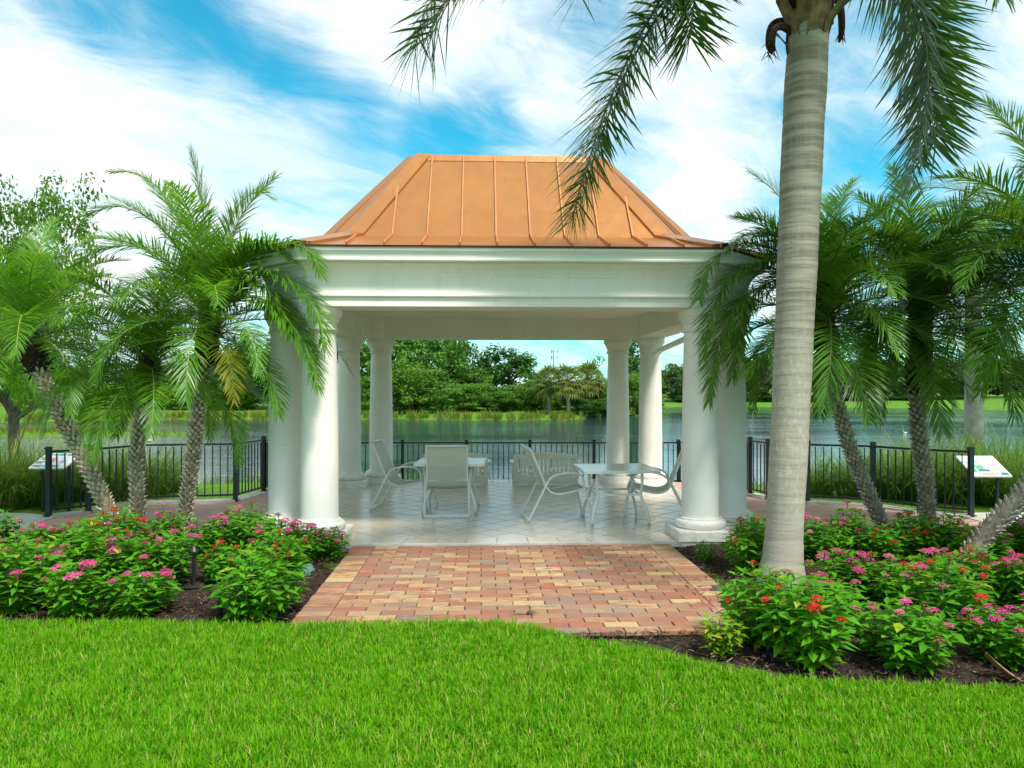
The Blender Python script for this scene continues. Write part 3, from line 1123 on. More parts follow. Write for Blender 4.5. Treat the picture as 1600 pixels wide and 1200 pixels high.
# ceiling light and downspout
lm = MB()
lm.lathe([(.085, 3.128), (.095, 3.135), (.095, 3.151)], 20, (-.15, .35, 0))
lm.build('ceiling_light', M['lamp_metal'], pav)
ds = MB()
x0, y0 = CA + .40, .35
ds.box((x0, y0, 2.96), (.075, .10, .50))
ds.bar((x0, y0, 2.735), (CA + .05, 1.72, 2.50), .085, .07)
ds.bar((CA + .06, 1.70, 2.51), (CA - .0, 1.98, 2.42), .085, .07)
ds.build('downspout', M['gutter'], pav)

# ------------------------------------------------------------------ patio furniture


def smooth_poly(pts, n=5):
    """Catmull-Rom through pts"""
    P_ = [Vector(p) for p in pts]
    P_ = [P_[0] * 2 - P_[1]] + P_ + [P_[-1] * 2 - P_[-2]]
    out = []
    for i in range(1, len(P_) - 2):
        a, b, c, d = P_[i - 1:i + 3]
        for k in range(n):
            t = k / n
            out.append(.5 * ((2 * b) + (c - a) * t + (2 * a - 5 * b + 4 * c - d) * t * t + (3 * b - a - 3 * c + d) * t ** 3))
    out.append(P_[-2])
    return out


def make_chair(label):
    t = thing('patio_chair', label, 'chair')
    hwid = .285
    rail = smooth_poly([(0, -.47, .99), (0, -.43, .965), (0, -.37, .84), (0, -.27, .60), (0, -.20, .44), (0, -.12, .375), (0, .0, .36), (0, .16, .39), (0, .30, .425), (0, .36, .42)], 4)
    fr = MB()
    for s in (-1, 1):
        fr.tube([p + Vector((s * hwid, 0, 0)) for p in rail], .0145, 8)
    for q in (0, -1):
        fr.tube([rail[q] + Vector((-hwid, 0, 0)), rail[q] + Vector((hwid, 0, 0))], .0145, 8)
    fr.tube([(-hwid, -.225, .485), (hwid, -.225, .485)], .013, 8)
    fr.build('seat_frame', M['chair_frame'], t, smooth=True)
    sl_ = MB()
    n = len(rail)
    cols = 7
    vs_ = []
    for i, p in enumerate(rail):
        for c in range(cols):
            u = c / (cols - 1) * 2 - 1
            nn = Vector((0, 0, 0))
            sag = -.018 * (1 - u * u)
            tdir = (rail[min(i + 1, n - 1)] - rail[max(i - 1, 0)]).normalized()
            nv = Vector((0, -tdir.z, tdir.y))
            if nv.y < 0:
                nv = nv
            vs_.append(p + Vector((u * (hwid - .004), 0, 0)) + nv * (-sag if nv.z < 0 else sag))
    fs_ = [(i * cols + c, i * cols + c + 1, (i + 1) * cols + c + 1, (i + 1) * cols + c) for i in range(n - 1) for c in range(cols - 1)]
    sl_.add(vs_, fs_)
    sl_.build('sling', M['sling'], t, smooth=True)
    rl = MB()
    for s in (-1, 1):
        rl.tube([(s * (hwid + .022), -.20, .52), (s * (hwid + .024), -.33, .26), (s * (hwid + .026), -.455, .016)], .0145, 8)
    rl.bar((-(hwid + .026), -.458, .018), (hwid + .026, -.458, .018), .03, .034)
    rl.build('rear_leg', M['chair_frame'], t, smooth=False)
    for s in (-1, 1):
        a = MB()
        arm = smooth_poly([(s * (hwid + .022), -.205, .50), (s * (hwid + .03), -.15, .585), (s * (hwid + .035), -.02, .635), (s * (hwid + .035), .14, .645), (s * (hwid + .033), .25, .615),
                           (s * (hwid + .03), .295, .54), (s * (hwid + .026), .305, .45), (s * (hwid + .026), .345, .34), (s * (hwid + .028), .39, .16), (s * (hwid + .03), .42, .008)], 4)
        a.tube(arm, .0145, 8)
        a.build('arm_and_front_leg', M['chair_frame'], t, smooth=True)
    return t


chair = make_chair('white sling patio chair seen from behind, nearest the brick path at the left table')
chairs = [  # pixel of the chair's centre on the floor, heading (direction the sitter faces, 0 = away from camera, -90 = right)
    (699, 800, 1.5, None),
    (634, 793, -98, 'white sling patio chair in profile left of the left table, facing right'),
    (871, 808, -84, 'white sling patio chair in profile left of the right table, facing right'),
    (1022, 806, 78, 'white sling patio chair partly hidden by the front right column, facing left'),
]
for i, (px, py, hd, lab) in enumerate(chairs):
    g = gnd(px, py, TZ0)
    loc = (g.x, g.y, TZ0)
    if i == 0:
        chair.location = loc
        chair.rotation_euler = (0, 0, R(hd))
        chair['group'] = 'white patio chairs'
    else:
        dup(chair, loc, R(hd), lab, 'white patio chairs')


def make_table(label, S=.97):
    t = thing('patio_table', label, 'table', group='white patio tables')
    tp = MB()
    tp.box((0, 0, .712), (S - .03, S - .03, .012))
    tp.build('glass_top', M['tabletop'], t)
    fr = MB()
    h = S / 2
    for a, b in (((-h, -h), (h, -h)), ((h, -h), (h, h)), ((h, h), (-h, h)), ((-h, h), (-h, -h))):
        fr.bar((a[0], a[1], .703), (b[0], b[1], .703), .034, .036)
    fr.build('table_rim', M['chair_frame'], t)
    for sx_, sy_ in ((-1, -1), (1, -1), (1, 1), (-1, 1)):
        l_ = MB()
        l_.tube(smooth_poly([(sx_ * .30, sy_ * .30, .69), (sx_ * .30, sy_ * .30, .50), (sx_ * .285, sy_ * .285, .38), (sx_ * .315, sy_ * .315, .28), (sx_ * .365, sy_ * .365, .13), (sx_ * .375, sy_ * .375, .005)], 3), .020, 8)
        l_.build('leg', M['chair_frame'], t, smooth=True)
    br = MB()
    c = .283
    for a, b in (((-c, -c), (c, -c)), ((c, -c), (c, c)), ((c, c), (-c, c)), ((-c, c), (-c, -c))):
        br.bar((a[0], a[1], .385), (b[0], b[1], .385), .024, .03)
    br.build('brace', M['chair_frame'], t)
    return t


tb = make_table('square white patio table with frosted top beside the front right column')
g = at(961, 0, 10.42)
tb.location = (g.x, g.y, TZ0)
tb.rotation_euler = (0, 0, R(1.5))
g = at(706, 0, 11.35)
dup(tb, (g.x, g.y, TZ0), R(-3), 'square white patio table mostly hidden behind the chair seen from behind', 'white patio tables')


def make_bench(label):
    t = thing('bench', label, 'bench', group='cream benches by the lake fence')
    W_, H_ = 1.20, .60
    # curved top rail
    tr = MB()
    n = 14
    vs_ = []
    for i in range(n + 1):
        u = i / n * 2 - 1
        zt = H_ - .055 + .055 * (1 - u * u)
        for y in (-.02, .02):
            vs_ += [(u * (W_ / 2 - .03), y, zt), (u * (W_ / 2 - .03), y, .485)]
    fs_ = []
    for i in range(n):
        a, b = i * 4, (i + 1) * 4
        fs_ += [(a, b, b + 1, a + 1), (a + 2, a + 3, b + 3, b + 2), (a, a + 2, b + 2, b), (a + 1, b + 1, b + 3, a + 3)]
    tr.add(vs_, fs_)
    tr.build('top_rail', M['bench'], t)
    sm = MB().box((0, 0, 0), (.052, .018, .315)).mesh('slat', M['bench'])
    ns = 15
    for i in range(ns):
        obj('slat', sm, t, ((i - (ns - 1) / 2) * .0765, 0, .335))
    MB().box((0, 0, .125), (W_ - .05, .030, .115)).build('lower_rail', M['bench'], t)
    MB().box((0, .004, .035), (W_ - .05, .025, .055)).build('apron', M['bench'], t)
    for s in (-1, 1):
        MB().box((s * (W_ / 2 - .025), 0, H_ / 2 - .02), (.05, .055, H_ - .04)).build('post', M['bench'], t)
        MB().box((s * (W_ / 2 - .025), .46, .2), (.05, .055, .40)).build('leg', M['bench'], t)
        ar = MB()
        ar.box((s * (W_ / 2 + .01), .22, .415), (.085, .58, .026))
        ar.build('arm_rest', M['bench'], t)
    st_ = MB().box((0, 0, 0), (W_ - .06, .07, .02)).mesh('seat_slat', M['bench'])
    for i in range(6):
        obj('seat_slat', st_, t, (0, .07 + i * .08, .225))
    return t


bn = make_bench('cream slatted bench facing the lake, behind the middle chair')
g = gnd(852.5, 757.5, TZ0)
bn.location = (g.x, g.y, TZ0)
g = gnd(712, 757.5, TZ0)
dup(bn, (g.x, g.y, TZ0), 0, 'cream slatted bench facing the lake, behind the left table', 'cream benches by the lake fence')

# ------------------------------------------------------------------ palms


def frond_mesh(name, ctrl, n, ll, lw, mats, seed, droop=.22, start=.10, vlift=.35, plume=.25, a_hi=68, a_lo=28, rr=.012, jit=.12, tipf=.35, hang=False):
    rg = random.Random(seed)
    pts = smooth_poly(ctrl, 5)
    seg = [0.0]
    for a, b in zip(pts[:-1], pts[1:]):
        seg.append(seg[-1] + (b - a).length)
    Lt = seg[-1]
    mb = MB()
    mb.mi = 1
    mb.tube(pts, [rr * (1 - .85 * s / Lt) + .0015 for s in seg], 5)
    mb.mi = 0
    idx = 0
    for i in range(n):
        t = start + (1 - start) * (i + .5) / n
        for side in (-1, 1):
            tt = min(.999, max(.01, t + rg.uniform(-.4, .4) / n))
            s = tt * Lt
            while idx < len(seg) - 2 and seg[idx + 1] < s:
                idx += 1
            while idx > 0 and seg[idx] > s:
                idx -= 1
            f_ = (s - seg[idx]) / max(1e-6, seg[idx + 1] - seg[idx])
            p = pts[idx].lerp(pts[idx + 1], f_)
            T = (pts[idx + 1] - pts[idx]).normalized()
            S = T.cross(Vector((0, 0, 1)))
            if S.length < .25:
                S = (pts[-1] - pts[0]).cross(Vector((0, 0, 1)))
                if S.length < 1e-3:
                    S = Vector((1, 0, 0))
            S.normalize()
            N = S.cross(T).normalized()
            prof = min(1, .45 + 2.2 * tt) * (1 if tt < .55 else 1 - (1 - tipf) * ((tt - .55) / .45) ** 1.3)
            L_ = ll * prof * rg.uniform(.88, 1.1)
            a = R(a_hi + (a_lo - a_hi) * tt + rg.uniform(-6, 6))
            v = vlift + rg.uniform(-plume, plume)
            dv = T * math.cos(a) + (S * side * math.cos(v) + N * math.sin(v)) * math.sin(a)
            dv += Vector((rg.uniform(-jit, jit), rg.uniform(-jit, jit), rg.uniform(-jit, jit)))
            dv.normalize()
            w_ = lw * (.7 + .3 * prof)
            wv = dv.cross(N)
            if wv.length < .1:
                wv = dv.cross(S)
            wv.normalize()
            q = p.copy()
            dsc = 1.0 if not hang else .12 + 1.0 * (1 - abs(T.z)) ** .8
            o = len(mb.v)
            for k, wf in enumerate((.55, 1.0, .8)):
                mb.v.append(tuple(q - wv * w_ * wf / 2))
                mb.v.append(tuple(q + wv * w_ * wf / 2))
                q = q + dv * (L_ / 3)
                dv = dv + Vector((0, 0, -droop * (.6 + .5 * k) * dsc))
                dv.normalize()
            mb.v.append(tuple(q))
            mb.f += [(o, o + 1, o + 3, o + 2), (o + 2, o + 3, o + 5, o + 4), (o + 4, o + 5, o + 6)]
            mb.m += [0, 0, 0]
    return mb.mesh(name, mats, True)


def rachis_curve(L_, e0, bend, n=7, power=1.25, sway=0.0):
    """points of a rachis leaving the origin along +X with elevation e0, bending down"""
    p = Vector((0, 0, 0))
    out = [p.copy()]
    m_ = 24
    for i in range(m_):
        s = (i + .5) / m_
        e = max(e0 - bend * s ** power, R(-88))
        p = p + Vector((math.cos(e), sway * s, math.sin(e))) * (L_ / m_)
        if (i + 1) % 4 == 0:
            out.append(p.copy())
    return out


def frond_set(tagname, L_, leaf, rach, ll, lw, n, seed, bins=7, droop=.2, e_hi=84, e_lo=-26, vlift=.35, plume=.2, jit=.10, rr=.010, bendf=1.0):
    res = []
    for b in range(bins):
        e = R(e_hi + (e_lo - e_hi) * b / (bins - 1))
        for v in range(2):
            bend = R((46 + 52 * math.cos(e) if e > 0 else 46 + 26 * v + math.degrees(e)) * bendf)
            me = frond_mesh('frond', rachis_curve(L_ * (1 - .10 * v) * (1.0 if b < bins - 2 else .88), e, bend * (1 + .15 * v), sway=.10 * (1 - 2 * v)), n, ll, lw, [leaf, rach], seed * 50 + b * 2 + v, droop=droop, vlift=vlift, plume=plume, jit=jit, rr=rr)
            res.append((e, me))
    return res


FS_DATE = frond_set('date', 2.1, M['date_leaf'], M['rachis'], .42, .0155, 92, 1, droop=.20, plume=.3)
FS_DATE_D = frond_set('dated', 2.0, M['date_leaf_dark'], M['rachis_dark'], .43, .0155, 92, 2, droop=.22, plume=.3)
FS_BRIGHT = frond_set('bright', 2.5, M['bright_leaf'], M['rachis'], .55, .026, 70, 3, droop=.36, vlift=.1, plume=.6, jit=.2, e_lo=-20)
FS_QUEEN = frond_set('queenf', 3.4, M['queen_leaf'], M['rachis_dark'], .60, .024, 110, 4, droop=.34, vlift=.1, plume=.5, jit=.12, rr=.022)
YELLOW_FROND = frond_mesh('frond', rachis_curve(1.45, R(-5), R(85)), 40, .34, .024, [M['yellow_leaf'], M['rachis']], 99, droop=.15, vlift=.1)


def trunk_path(pp, d, base):
    return [at(x, y, d) - base for x, y in pp]


def date_palm(label, pp, d, rad, fs, nf, seed, stubm, scale=1.0, boot=.55, group=None, az0=0.0, extra=(), e_bias=0.0, shaped=(), leafm=None):
    rg = random.Random(seed)
    base = gnd(pp[0][0], pp[0][1], -.02)
    base.z = -.05
    dd = (EYE + .02) * F / (pp[0][1] - HY)
    t = thing('date_palm', label, 'palm', base, group=group)
    path = smooth_poly([at(x, y, dd + (d - dd) * i / (len(pp) - 1)) - base for i, (x, y) in enumerate(pp)], 6)
    n = len(path)
    tr = MB()
    tr.tube([path[0] - Vector((0, 0, .15))] + path, [rad * 1.25] + [rad * (1.12 - .22 * min(1, i / n * 2)) * (1 + .03 * math.sin(i * 2.1)) for i in range(n)], 14)
    trunk = tr.build('trunk', M['date_bark'], t, smooth=True)
    # leaf base stubs spiralling up the trunk
    sb = MB()
    seg = [0.0]
    for a, b in zip(path[:-1], path[1:]):
        seg.append(seg[-1] + (b - a).length)
    Lt = seg[-1]
    k = 0
    s = .02
    while s < Lt - .05:
        i = max(0, min(n - 2, int(np.searchsorted(seg, s)) - 1))
        f_ = (s - seg[i]) / (seg[i + 1] - seg[i])
        p = path[i].lerp(path[i + 1], f_)
        T = (path[i + 1] - path[i]).normalized()
        e1 = T.orthogonal().normalized()
        e2 = T.cross(e1)
        a = k * 2.39996 + rg.uniform(-.1, .1)
        out = e1 * math.cos(a) + e2 * math.sin(a)
        sd_ = T.cross(out)
        r0 = rad * .98
        h_, w_, pr = rg.uniform(.026, .040), rg.uniform(.028, .042), rg.uniform(.022, .044)
        c = p + out * r0 * .92
        tip = c + out * (pr + .008) + T * h_ * .75
        sb.add([c - sd_ * w_ * .6 - T * h_ * .5, c + sd_ * w_ * .6 - T * h_ * .5, c + sd_ * w_ * .35 + T * h_ * .6, c - sd_ * w_ * .35 + T * h_ * .6,
                tip - sd_ * w_ * .3, tip + sd_ * w_ * .3], [(0, 1, 5, 4), (1, 2, 5), (0, 4, 3), (2, 3, 4, 5)])
        s += .0062
        k += 1
    tag(sb.build('leaf_stubs', stubm, trunk), kind='stuff')
    # fibrous boot under the crown
    top = path[-1]
    T = (path[-1] - path[-4]).normalized()
    bt = MB()
    vs_, fs_ = [], []
    m_, q_ = 16, 18
    e1 = T.orthogonal().normalized()
    e2 = T.cross(e1)
    for i in range(m_ + 1):
        u = i / m_
        r_ = rad * (.95 + .85 * math.sin(min(1, u * 1.35) * math.pi * .75))
        for k in range(q_):
            a = 2 * math.pi * k / q_
            rr_ = r_ * (1 + rg.uniform(-.16, .22))
            vs_.append(top + T * ((u - .72) * boot) + (e1 * math.cos(a) + e2 * math.sin(a)) * rr_)
    for i in range(m_):
        for k in range(q_):
            k2 = (k + 1) % q_
            fs_.append((i * q_ + k, i * q_ + k2, (i + 1) * q_ + k2, (i + 1) * q_ + k))
    fs_.append(tuple(m_ * q_ + k for k in range(q_)))
    bt.add(vs_, fs_)
    for k in range(70):           # cut petiole ends and loose fibre
        a = rg.uniform(0, 6.283)
        u = rg.uniform(-.68, .15)
        o_ = e1 * math.cos(a) + e2 * math.sin(a)
        p = top + T * (u * boot) + o_ * rad * 1.3
        q = p + o_ * rg.uniform(.04, .11) + T * rg.uniform(-.05, .10)
        bt.tube([p, q], [.018, .004], 4)
    bt.build('fibre_boot', M['fibre'], t)
    hub = top + T * boot * .18
    for i in range(nf):
        u = (i + .5) / nf
        e = R(86 + e_bias - 90 * u ** .95 + rg.uniform(-9, 9))
        em, me = min(fs, key=lambda q: abs(q[0] - e) + rg.uniform(0, .12))
        o = obj('frond', me, t, hub - T * (.28 * boot * u))
        sc_ = scale * rg.uniform(.86, 1.08)
        o.scale = (sc_, sc_ * rg.choice((1, -1)), sc_)
        o.rotation_euler = (rg.uniform(-.12, .12), -(e - em) * .8, az0 + i * 2.39996 + rg.uniform(-.2, .2))
    for j, c in enumerate(shaped):
        me = frond_mesh('frond', [at(*q) - base for q in c], 120, .47, .0185, leafm, 700 + seed * 10 + j, droop=.36 if j < 5 else .2, vlift=.18, plume=.3, hang=j < 5)
        obj('frond', me, t)
    for (az, me, sc_) in extra:
        o = obj('frond', me, t, hub - T * (.3 * boot))
        o.scale = (sc_,) * 3
        o.rotation_euler = (0, 0, az)
    return t


def near_e(fs, deg, v=0):
    return sorted(fs, key=lambda q: abs(q[0] - R(deg)))[v][1]


g1 = 'date palms in the left bed'
LD = [M['date_leaf'], M['rachis']]
LDD = [M['date_leaf_dark'], M['rachis_dark']]
S1 = [[(327, 490, 9.2), (366, 412, 9.0), (418, 384, 8.8), (462, 382, 8.65), (488, 398, 8.55), (500, 426, 8.5)],
      [(327, 492, 9.2), (376, 440, 9.0), (428, 430, 8.8), (470, 450, 8.65), (498, 496, 8.55), (508, 545, 8.5)],
      [(327, 494, 9.2), (372, 466, 9.0), (420, 472, 8.8), (456, 508, 8.65), (484, 558, 8.55), (496, 604, 8.5)],
      [(327, 490, 9.2), (350, 424, 9.05), (384, 388, 8.9), (420, 384, 8.8), (452, 404, 8.7)],
      [(327, 492, 9.2), (362, 448, 9.0), (402, 442, 8.85), (434, 470, 8.75), (452, 520, 8.7)],
      [(326, 488, 9.2), (324, 400, 9.2), (314, 310, 9.15), (298, 238, 9.1)],
      [(325, 490, 9.2), (290, 402, 9.1), (240, 346, 9.0), (182, 322, 8.95), (136, 336, 8.9)],
      [(325, 490, 9.2), (282, 424, 9.0), (222, 388, 8.9), (160, 388, 8.8), (115, 416, 8.75)],
      [(325, 490, 9.2), (300, 385, 9.3), (262, 312, 9.4), (215, 272, 9.5), (172, 268, 9.5)],
      [(327, 490, 9.2), (345, 390, 9.3), (372, 322, 9.4), (402, 300, 9.5), (428, 312, 9.5)]]
S2 = [[(1288, 484, 9.3), (1240, 412, 9.1), (1190, 382, 8.95), (1142, 386, 8.8), (1106, 420, 8.7), (1092, 468, 8.6)],
      [(1288, 488, 9.3), (1236, 432, 9.1), (1182, 416, 8.9), (1136, 440, 8.75), (1110, 498, 8.65), (1100, 560, 8.6)],
      [(1288, 492, 9.3), (1236, 456, 9.1), (1182, 452, 8.9), (1142, 490, 8.75), (1118, 556, 8.65), (1108, 628, 8.6)],
      [(1288, 484, 9.3), (1250, 396, 9.1), (1206, 366, 9.0), (1160, 370, 8.9), (1128, 398, 8.8)],
      [(1288, 490, 9.3), (1242, 442, 9.1), (1202, 442, 9.0), (1166, 480, 8.9), (1150, 540, 8.8), (1145, 590, 8.75)],
      [(1290, 492, 9.3), (1240, 392, 9.4), (1195, 345, 9.5), (1150, 340, 9.5)],
      [(1290, 492, 9.3), (1310, 420, 9.1), (1350, 375, 8.9), (1400, 370, 8.8), (1440, 400, 8.7)]]
date_palm('tallest feathery date palm beside the pavilion, rightmost trunk of the left group', [(284, 846), (290, 790), (303, 700), (315, 600), (326, 515)], 9.2, .074, FS_DATE, 27, 11, M['stub'], .95, .62, g1, extra=[(R(-52), YELLOW_FROND, .88)], shaped=S1, leafm=LD)
date_palm('shorter date palm with upright trunk between the other two of the left group', [(214, 846), (215, 785), (213, 720), (221, 655), (232, 578)], 9.6, .074, FS_DATE, 26, 12, M['stub'], .88, .60, g1, 1.0)
date_palm('date palm with trunk leaning left over the fence, leftmost of the left group', [(194, 856), (168, 795), (132, 718), (98, 655), (66, 590), (46, 535)], 9.3, .078, FS_DATE, 30, 13, M['stub'], .92, .6, g1, 2.0)
g2 = 'date palms in the right bed'
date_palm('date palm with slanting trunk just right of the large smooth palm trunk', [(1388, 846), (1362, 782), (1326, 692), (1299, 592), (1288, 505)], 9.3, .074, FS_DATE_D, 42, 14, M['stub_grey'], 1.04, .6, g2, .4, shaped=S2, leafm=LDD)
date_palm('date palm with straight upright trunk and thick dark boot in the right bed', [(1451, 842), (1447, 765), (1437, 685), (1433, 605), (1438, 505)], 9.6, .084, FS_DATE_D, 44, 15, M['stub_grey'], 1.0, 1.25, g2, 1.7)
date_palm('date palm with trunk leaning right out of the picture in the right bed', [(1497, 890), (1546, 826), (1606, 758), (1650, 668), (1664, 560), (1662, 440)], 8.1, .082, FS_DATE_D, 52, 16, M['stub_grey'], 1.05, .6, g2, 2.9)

# large queen palm in the foreground
QD = 7.27
qb = gnd(1221, 907, 0)
qb.z = 0
qp = thing('queen_palm', 'large smooth grey queen palm trunk with hanging fronds standing right of the brick path', 'palm', qb)
qpath = smooth_poly([at(x, y, QD) - qb for x, y in ((1220, 912), (1223, 870), (1228, 780), (1233, 690), (1239, 560), (1243, 470), (1249, 330), (1255, 200), (1260, 110), (1264, 40), (1268, -60))], 18)
mb = MB()
rads = []
zr = [p.z for p in qpath]
rg = random.Random(5)
ring_z = []
z = .25
while z < 5.6:
    ring_z.append(z)
    z += rg.uniform(.085, .15) if z < 3 else rg.uniform(.045, .085)
ring_z = np.array(ring_z)
for i, p in enumerate(qpath):
    zc = p.z
    r0 = np.interp(zc, [-.1, .05, .18, .4, 1.0, 2.2, 3.4, 4.6, 5.2, 5.9], [.235, .218, .188, .174, .173, .176, .187, .193, .183, .165])
    dz = np.min(np.abs(ring_z - zc))
    rads.append(float(r0) * (1 - (.022 if zc > 2.6 else .012) * math.exp(-(dz / .012) ** 2)) + .0025 * math.sin(zc * 7))
mb.tube([qpath[0] - Vector((0, 0, .1))] + qpath, [rads[0] * 1.05] + rads, 30)
mb.build('trunk', M['queen_bark'], qp, smooth=True)
# old leaf sheaths below the crown
qtop = qpath[-1]
rg = random.Random(8)
for k in range(15):
    a = k * 2.39996
    o_ = Vector((math.cos(a), math.sin(a), 0))
    sd_ = Vector((-math.sin(a), math.cos(a), 0))
    zb = 5.00 + .036 * k
    i = int(np.argmin([abs(p.z - zb) for p in qpath]))
    c = qpath[i]
    sh_ = MB()
    wd = rg.uniform(.10, .16)
    hh = rg.uniform(.32, .5)
    lean = rg.uniform(.10, .26)
    rows_ = []
    for j in range(5):
        u = j / 4
        for s in (-1, -.4, .4, 1):
            rag = rg.uniform(-.02, .02)
            q = c + o_ * (.175 + .02 * k / 15 + lean * u ** 2 - .03 * abs(s)) + sd_ * (s * wd * (1 - .45 * u)) + Vector((0, 0, hh * (u - .18) + rag))
            rows_.append(q)
    sh_.add(rows_, [(j * 4 + s, j * 4 + s + 1, j * 4 + 5 + s, j * 4 + 4 + s) for j in range(4) for s in range(3)])
    sh_.build('leaf_sheath', M['sheath'] if k % 3 else M['fibre'], qp)
for (a, ln, zb) in ((2.7, .30, 5.28), (.25, .42, 5.45), (3.2, .22, 5.15)):   # curled dry boots hanging off
    o_ = Vector((math.cos(a), math.sin(a), 0))
    c = qpath[int(np.argmin([abs(p.z - zb) for p in qpath]))]
    db = MB()
    pts = [c + o_ * .16, c + o_ * .26 + Vector((0, 0, .06)), c + o_ * .34 + Vector((0, 0, .02)), c + o_ * .36 + Vector((0, 0, -ln * .5)), c + o_ * .33 + Vector((0, 0, -ln * .8))]
    db.tube(smooth_poly(pts, 4), [.03, .032, .034, .036, .036, .035, .034, .034, .035, .036, .036, .035, .034, .03, .025, .02, .012], 6)
    for q in range(9):
        p0 = pts[3] + Vector((rg.uniform(-.03, .03), rg.uniform(-.03, .03), rg.uniform(-.1, .05)))
        db.tube([p0, p0 + Vector((rg.uniform(-.07, .07), rg.uniform(-.05, .05), rg.uniform(-.14, -.03)))], [.006, .002], 4)
    db.build('dry_boot', M['fibre'], qp)
QL = [M['queen_leaf'], M['rachis_dark']]
qf = [
    [(1268, -60, 7.27), (1190, -140, 7.1), (1095, -90, 6.95), (1020, 20, 6.85), (955, 150, 6.8), (912, 275, 6.75), (893, 345, 6.75)],
    [(1262, -70, 7.2), (1150, -190, 6.9), (980, -190, 6.5), (830, -120, 6.1), (720, -45, 5.8), (668, 10, 5.7), (648, 75, 5.7)],
    [(1275, -60, 7.3), (1340, -140, 7.4), (1405, -80, 7.4), (1440, 20, 7.4), (1452, 120, 7.4), (1440, 210, 7.4), (1422, 275, 7.4)],
    [(1265, -70, 7.2), (1200, -160, 6.9), (1140, -150, 6.7), (1100, -75, 6.6), (1085, 0, 6.55), (1078, 60, 6.55)],
    [(1265, -70, 7.2), (1170, -260, 7.0), (1040, -250, 6.9), (960, -150, 6.9), (920, -70, 6.9), (905, -10, 6.9)],
    [(1266, -60, 7.27), (1200, -110, 7.2), (1115, -70, 7.05), (1040, 10, 6.95), (980, 110, 6.9), (935, 225, 6.85), (905, 330, 6.85)],
    [(1272, -60, 7.3), (1330, -120, 7.5), (1380, -80, 7.6), (1418, -10, 7.6), (1446, 80, 7.6), (1462, 170, 7.6), (1462, 230, 7.6)],
    [(1262, -70, 7.2), (1140, -170, 6.9), (960, -160, 6.4), (820, -95, 6.0), (735, -30, 5.75), (690, 10, 5.7), (672, 60, 5.7)],
]
hub = qtop - Vector((0, 0, .1))
for i, c in enumerate(qf):
    me = frond_mesh('frond', [at(*q) - qb for q in c], 200 if i in (0, 1, 2, 5, 6, 7) else 160, .76, .024, QL, 300 + i, droop=.40, start=.10, vlift=.05, plume=.50, a_hi=60, a_lo=48, rr=.020, jit=.12, tipf=.6, hang=True)
    obj('frond', me, qp)
rg = random.Random(21)
for i in range(3):
    em, me = FS_QUEEN[6 + i]
    o = obj('frond', me, qp, hub + Vector((0, 0, .1)))
    o.rotation_euler = (0, 0, [R(-15), R(-55), R(-95)][i] + rg.uniform(-.2, .2))


def far_palm(name, label, px, py, d, top, rad, fs, nf, seed, scale, trunkm, group=None, lean=0):
    rg = random.Random(seed)
    b = at(px, py, d)
    b.z = float(terrain_h(np.array(b.x), np.array(b.y))) - .1
    tp = at(top[0], top[1], d) - b
    t = thing(name, label, 'palm', b, group=group)
    pts = smooth_poly([Vector((0, 0, 0)), tp * .5 + Vector((lean, 0, 0)), tp], 8)
    MB().tube(pts, [rad * (1.25 - .35 * i / len(pts)) for i in range(len(pts))], 12).build('trunk', trunkm, t, smooth=True)
    for i in range(nf):
        u = (i + .5) / nf
        e = R(82 - 105 * u + rg.uniform(-9, 9))
        em, me = min(fs, key=lambda q: abs(q[0] - e) + rg.uniform(0, .12))
        o = obj('frond', me, t, tp)
        sc_ = scale * rg.uniform(.85, 1.1)
        o.scale = (sc_,) * 3
        o.rotation_euler = (0, 0, i * 2.39996 + rg.uniform(-.25, .25))
    return t


far_palm('queen_palm', 'bright green mop headed palm with pale trunk behind the right fence', 1522, 720, 15.5, (1520, 400), .15, FS_BRIGHT, 26, 31, .82, M['pale_trunk'])
far_palm('queen_palm', 'dark palm whose frond tips enter at the upper right edge of the picture', 1730, 760, 13.5, (1716, 250), .16, FS_QUEEN, 18, 32, .62, M['pale_trunk'])
far_palm('areca_palm', 'bright yellow green palm at the left edge behind the leaning date palm', -60, 760, 13.0, (-30, 545), .08, FS_BRIGHT, 22, 33, .72, M['pale_trunk'])

# ------------------------------------------------------------------ flowering pentas in the beds


def leaf_np(P, D, N, L_, W_):
    """five-point folded leaves: arrays (n,3),(n,3),(n,3),(n,),(n,)"""
    S = np.cross(D, N)
    S /= np.linalg.norm(S, axis=1, keepdims=True) + 1e-9
    L_ = L_[:, None]
    W_ = W_[:, None]
    mid = P + D * L_ * .45 - N * L_ * .05
    tip = P + D * L_ - N * L_ * .22
    v = np.stack([P, mid + S * W_ * .5 + N * W_ * .14, tip, mid - S * W_ * .5 + N * W_ * .14, mid], 1)
    n = len(P)
    f = np.array([[0, 4, 1], [0, 3, 4], [4, 2, 1], [4, 3, 2]])
    F_ = (np.arange(n)[:, None, None] * 5 + f[None]).reshape(-1, 3)
    return v.reshape(-1, 3), F_


def norm(a):
    return a / (np.linalg.norm(a, axis=-1, keepdims=True) + 1e-9)


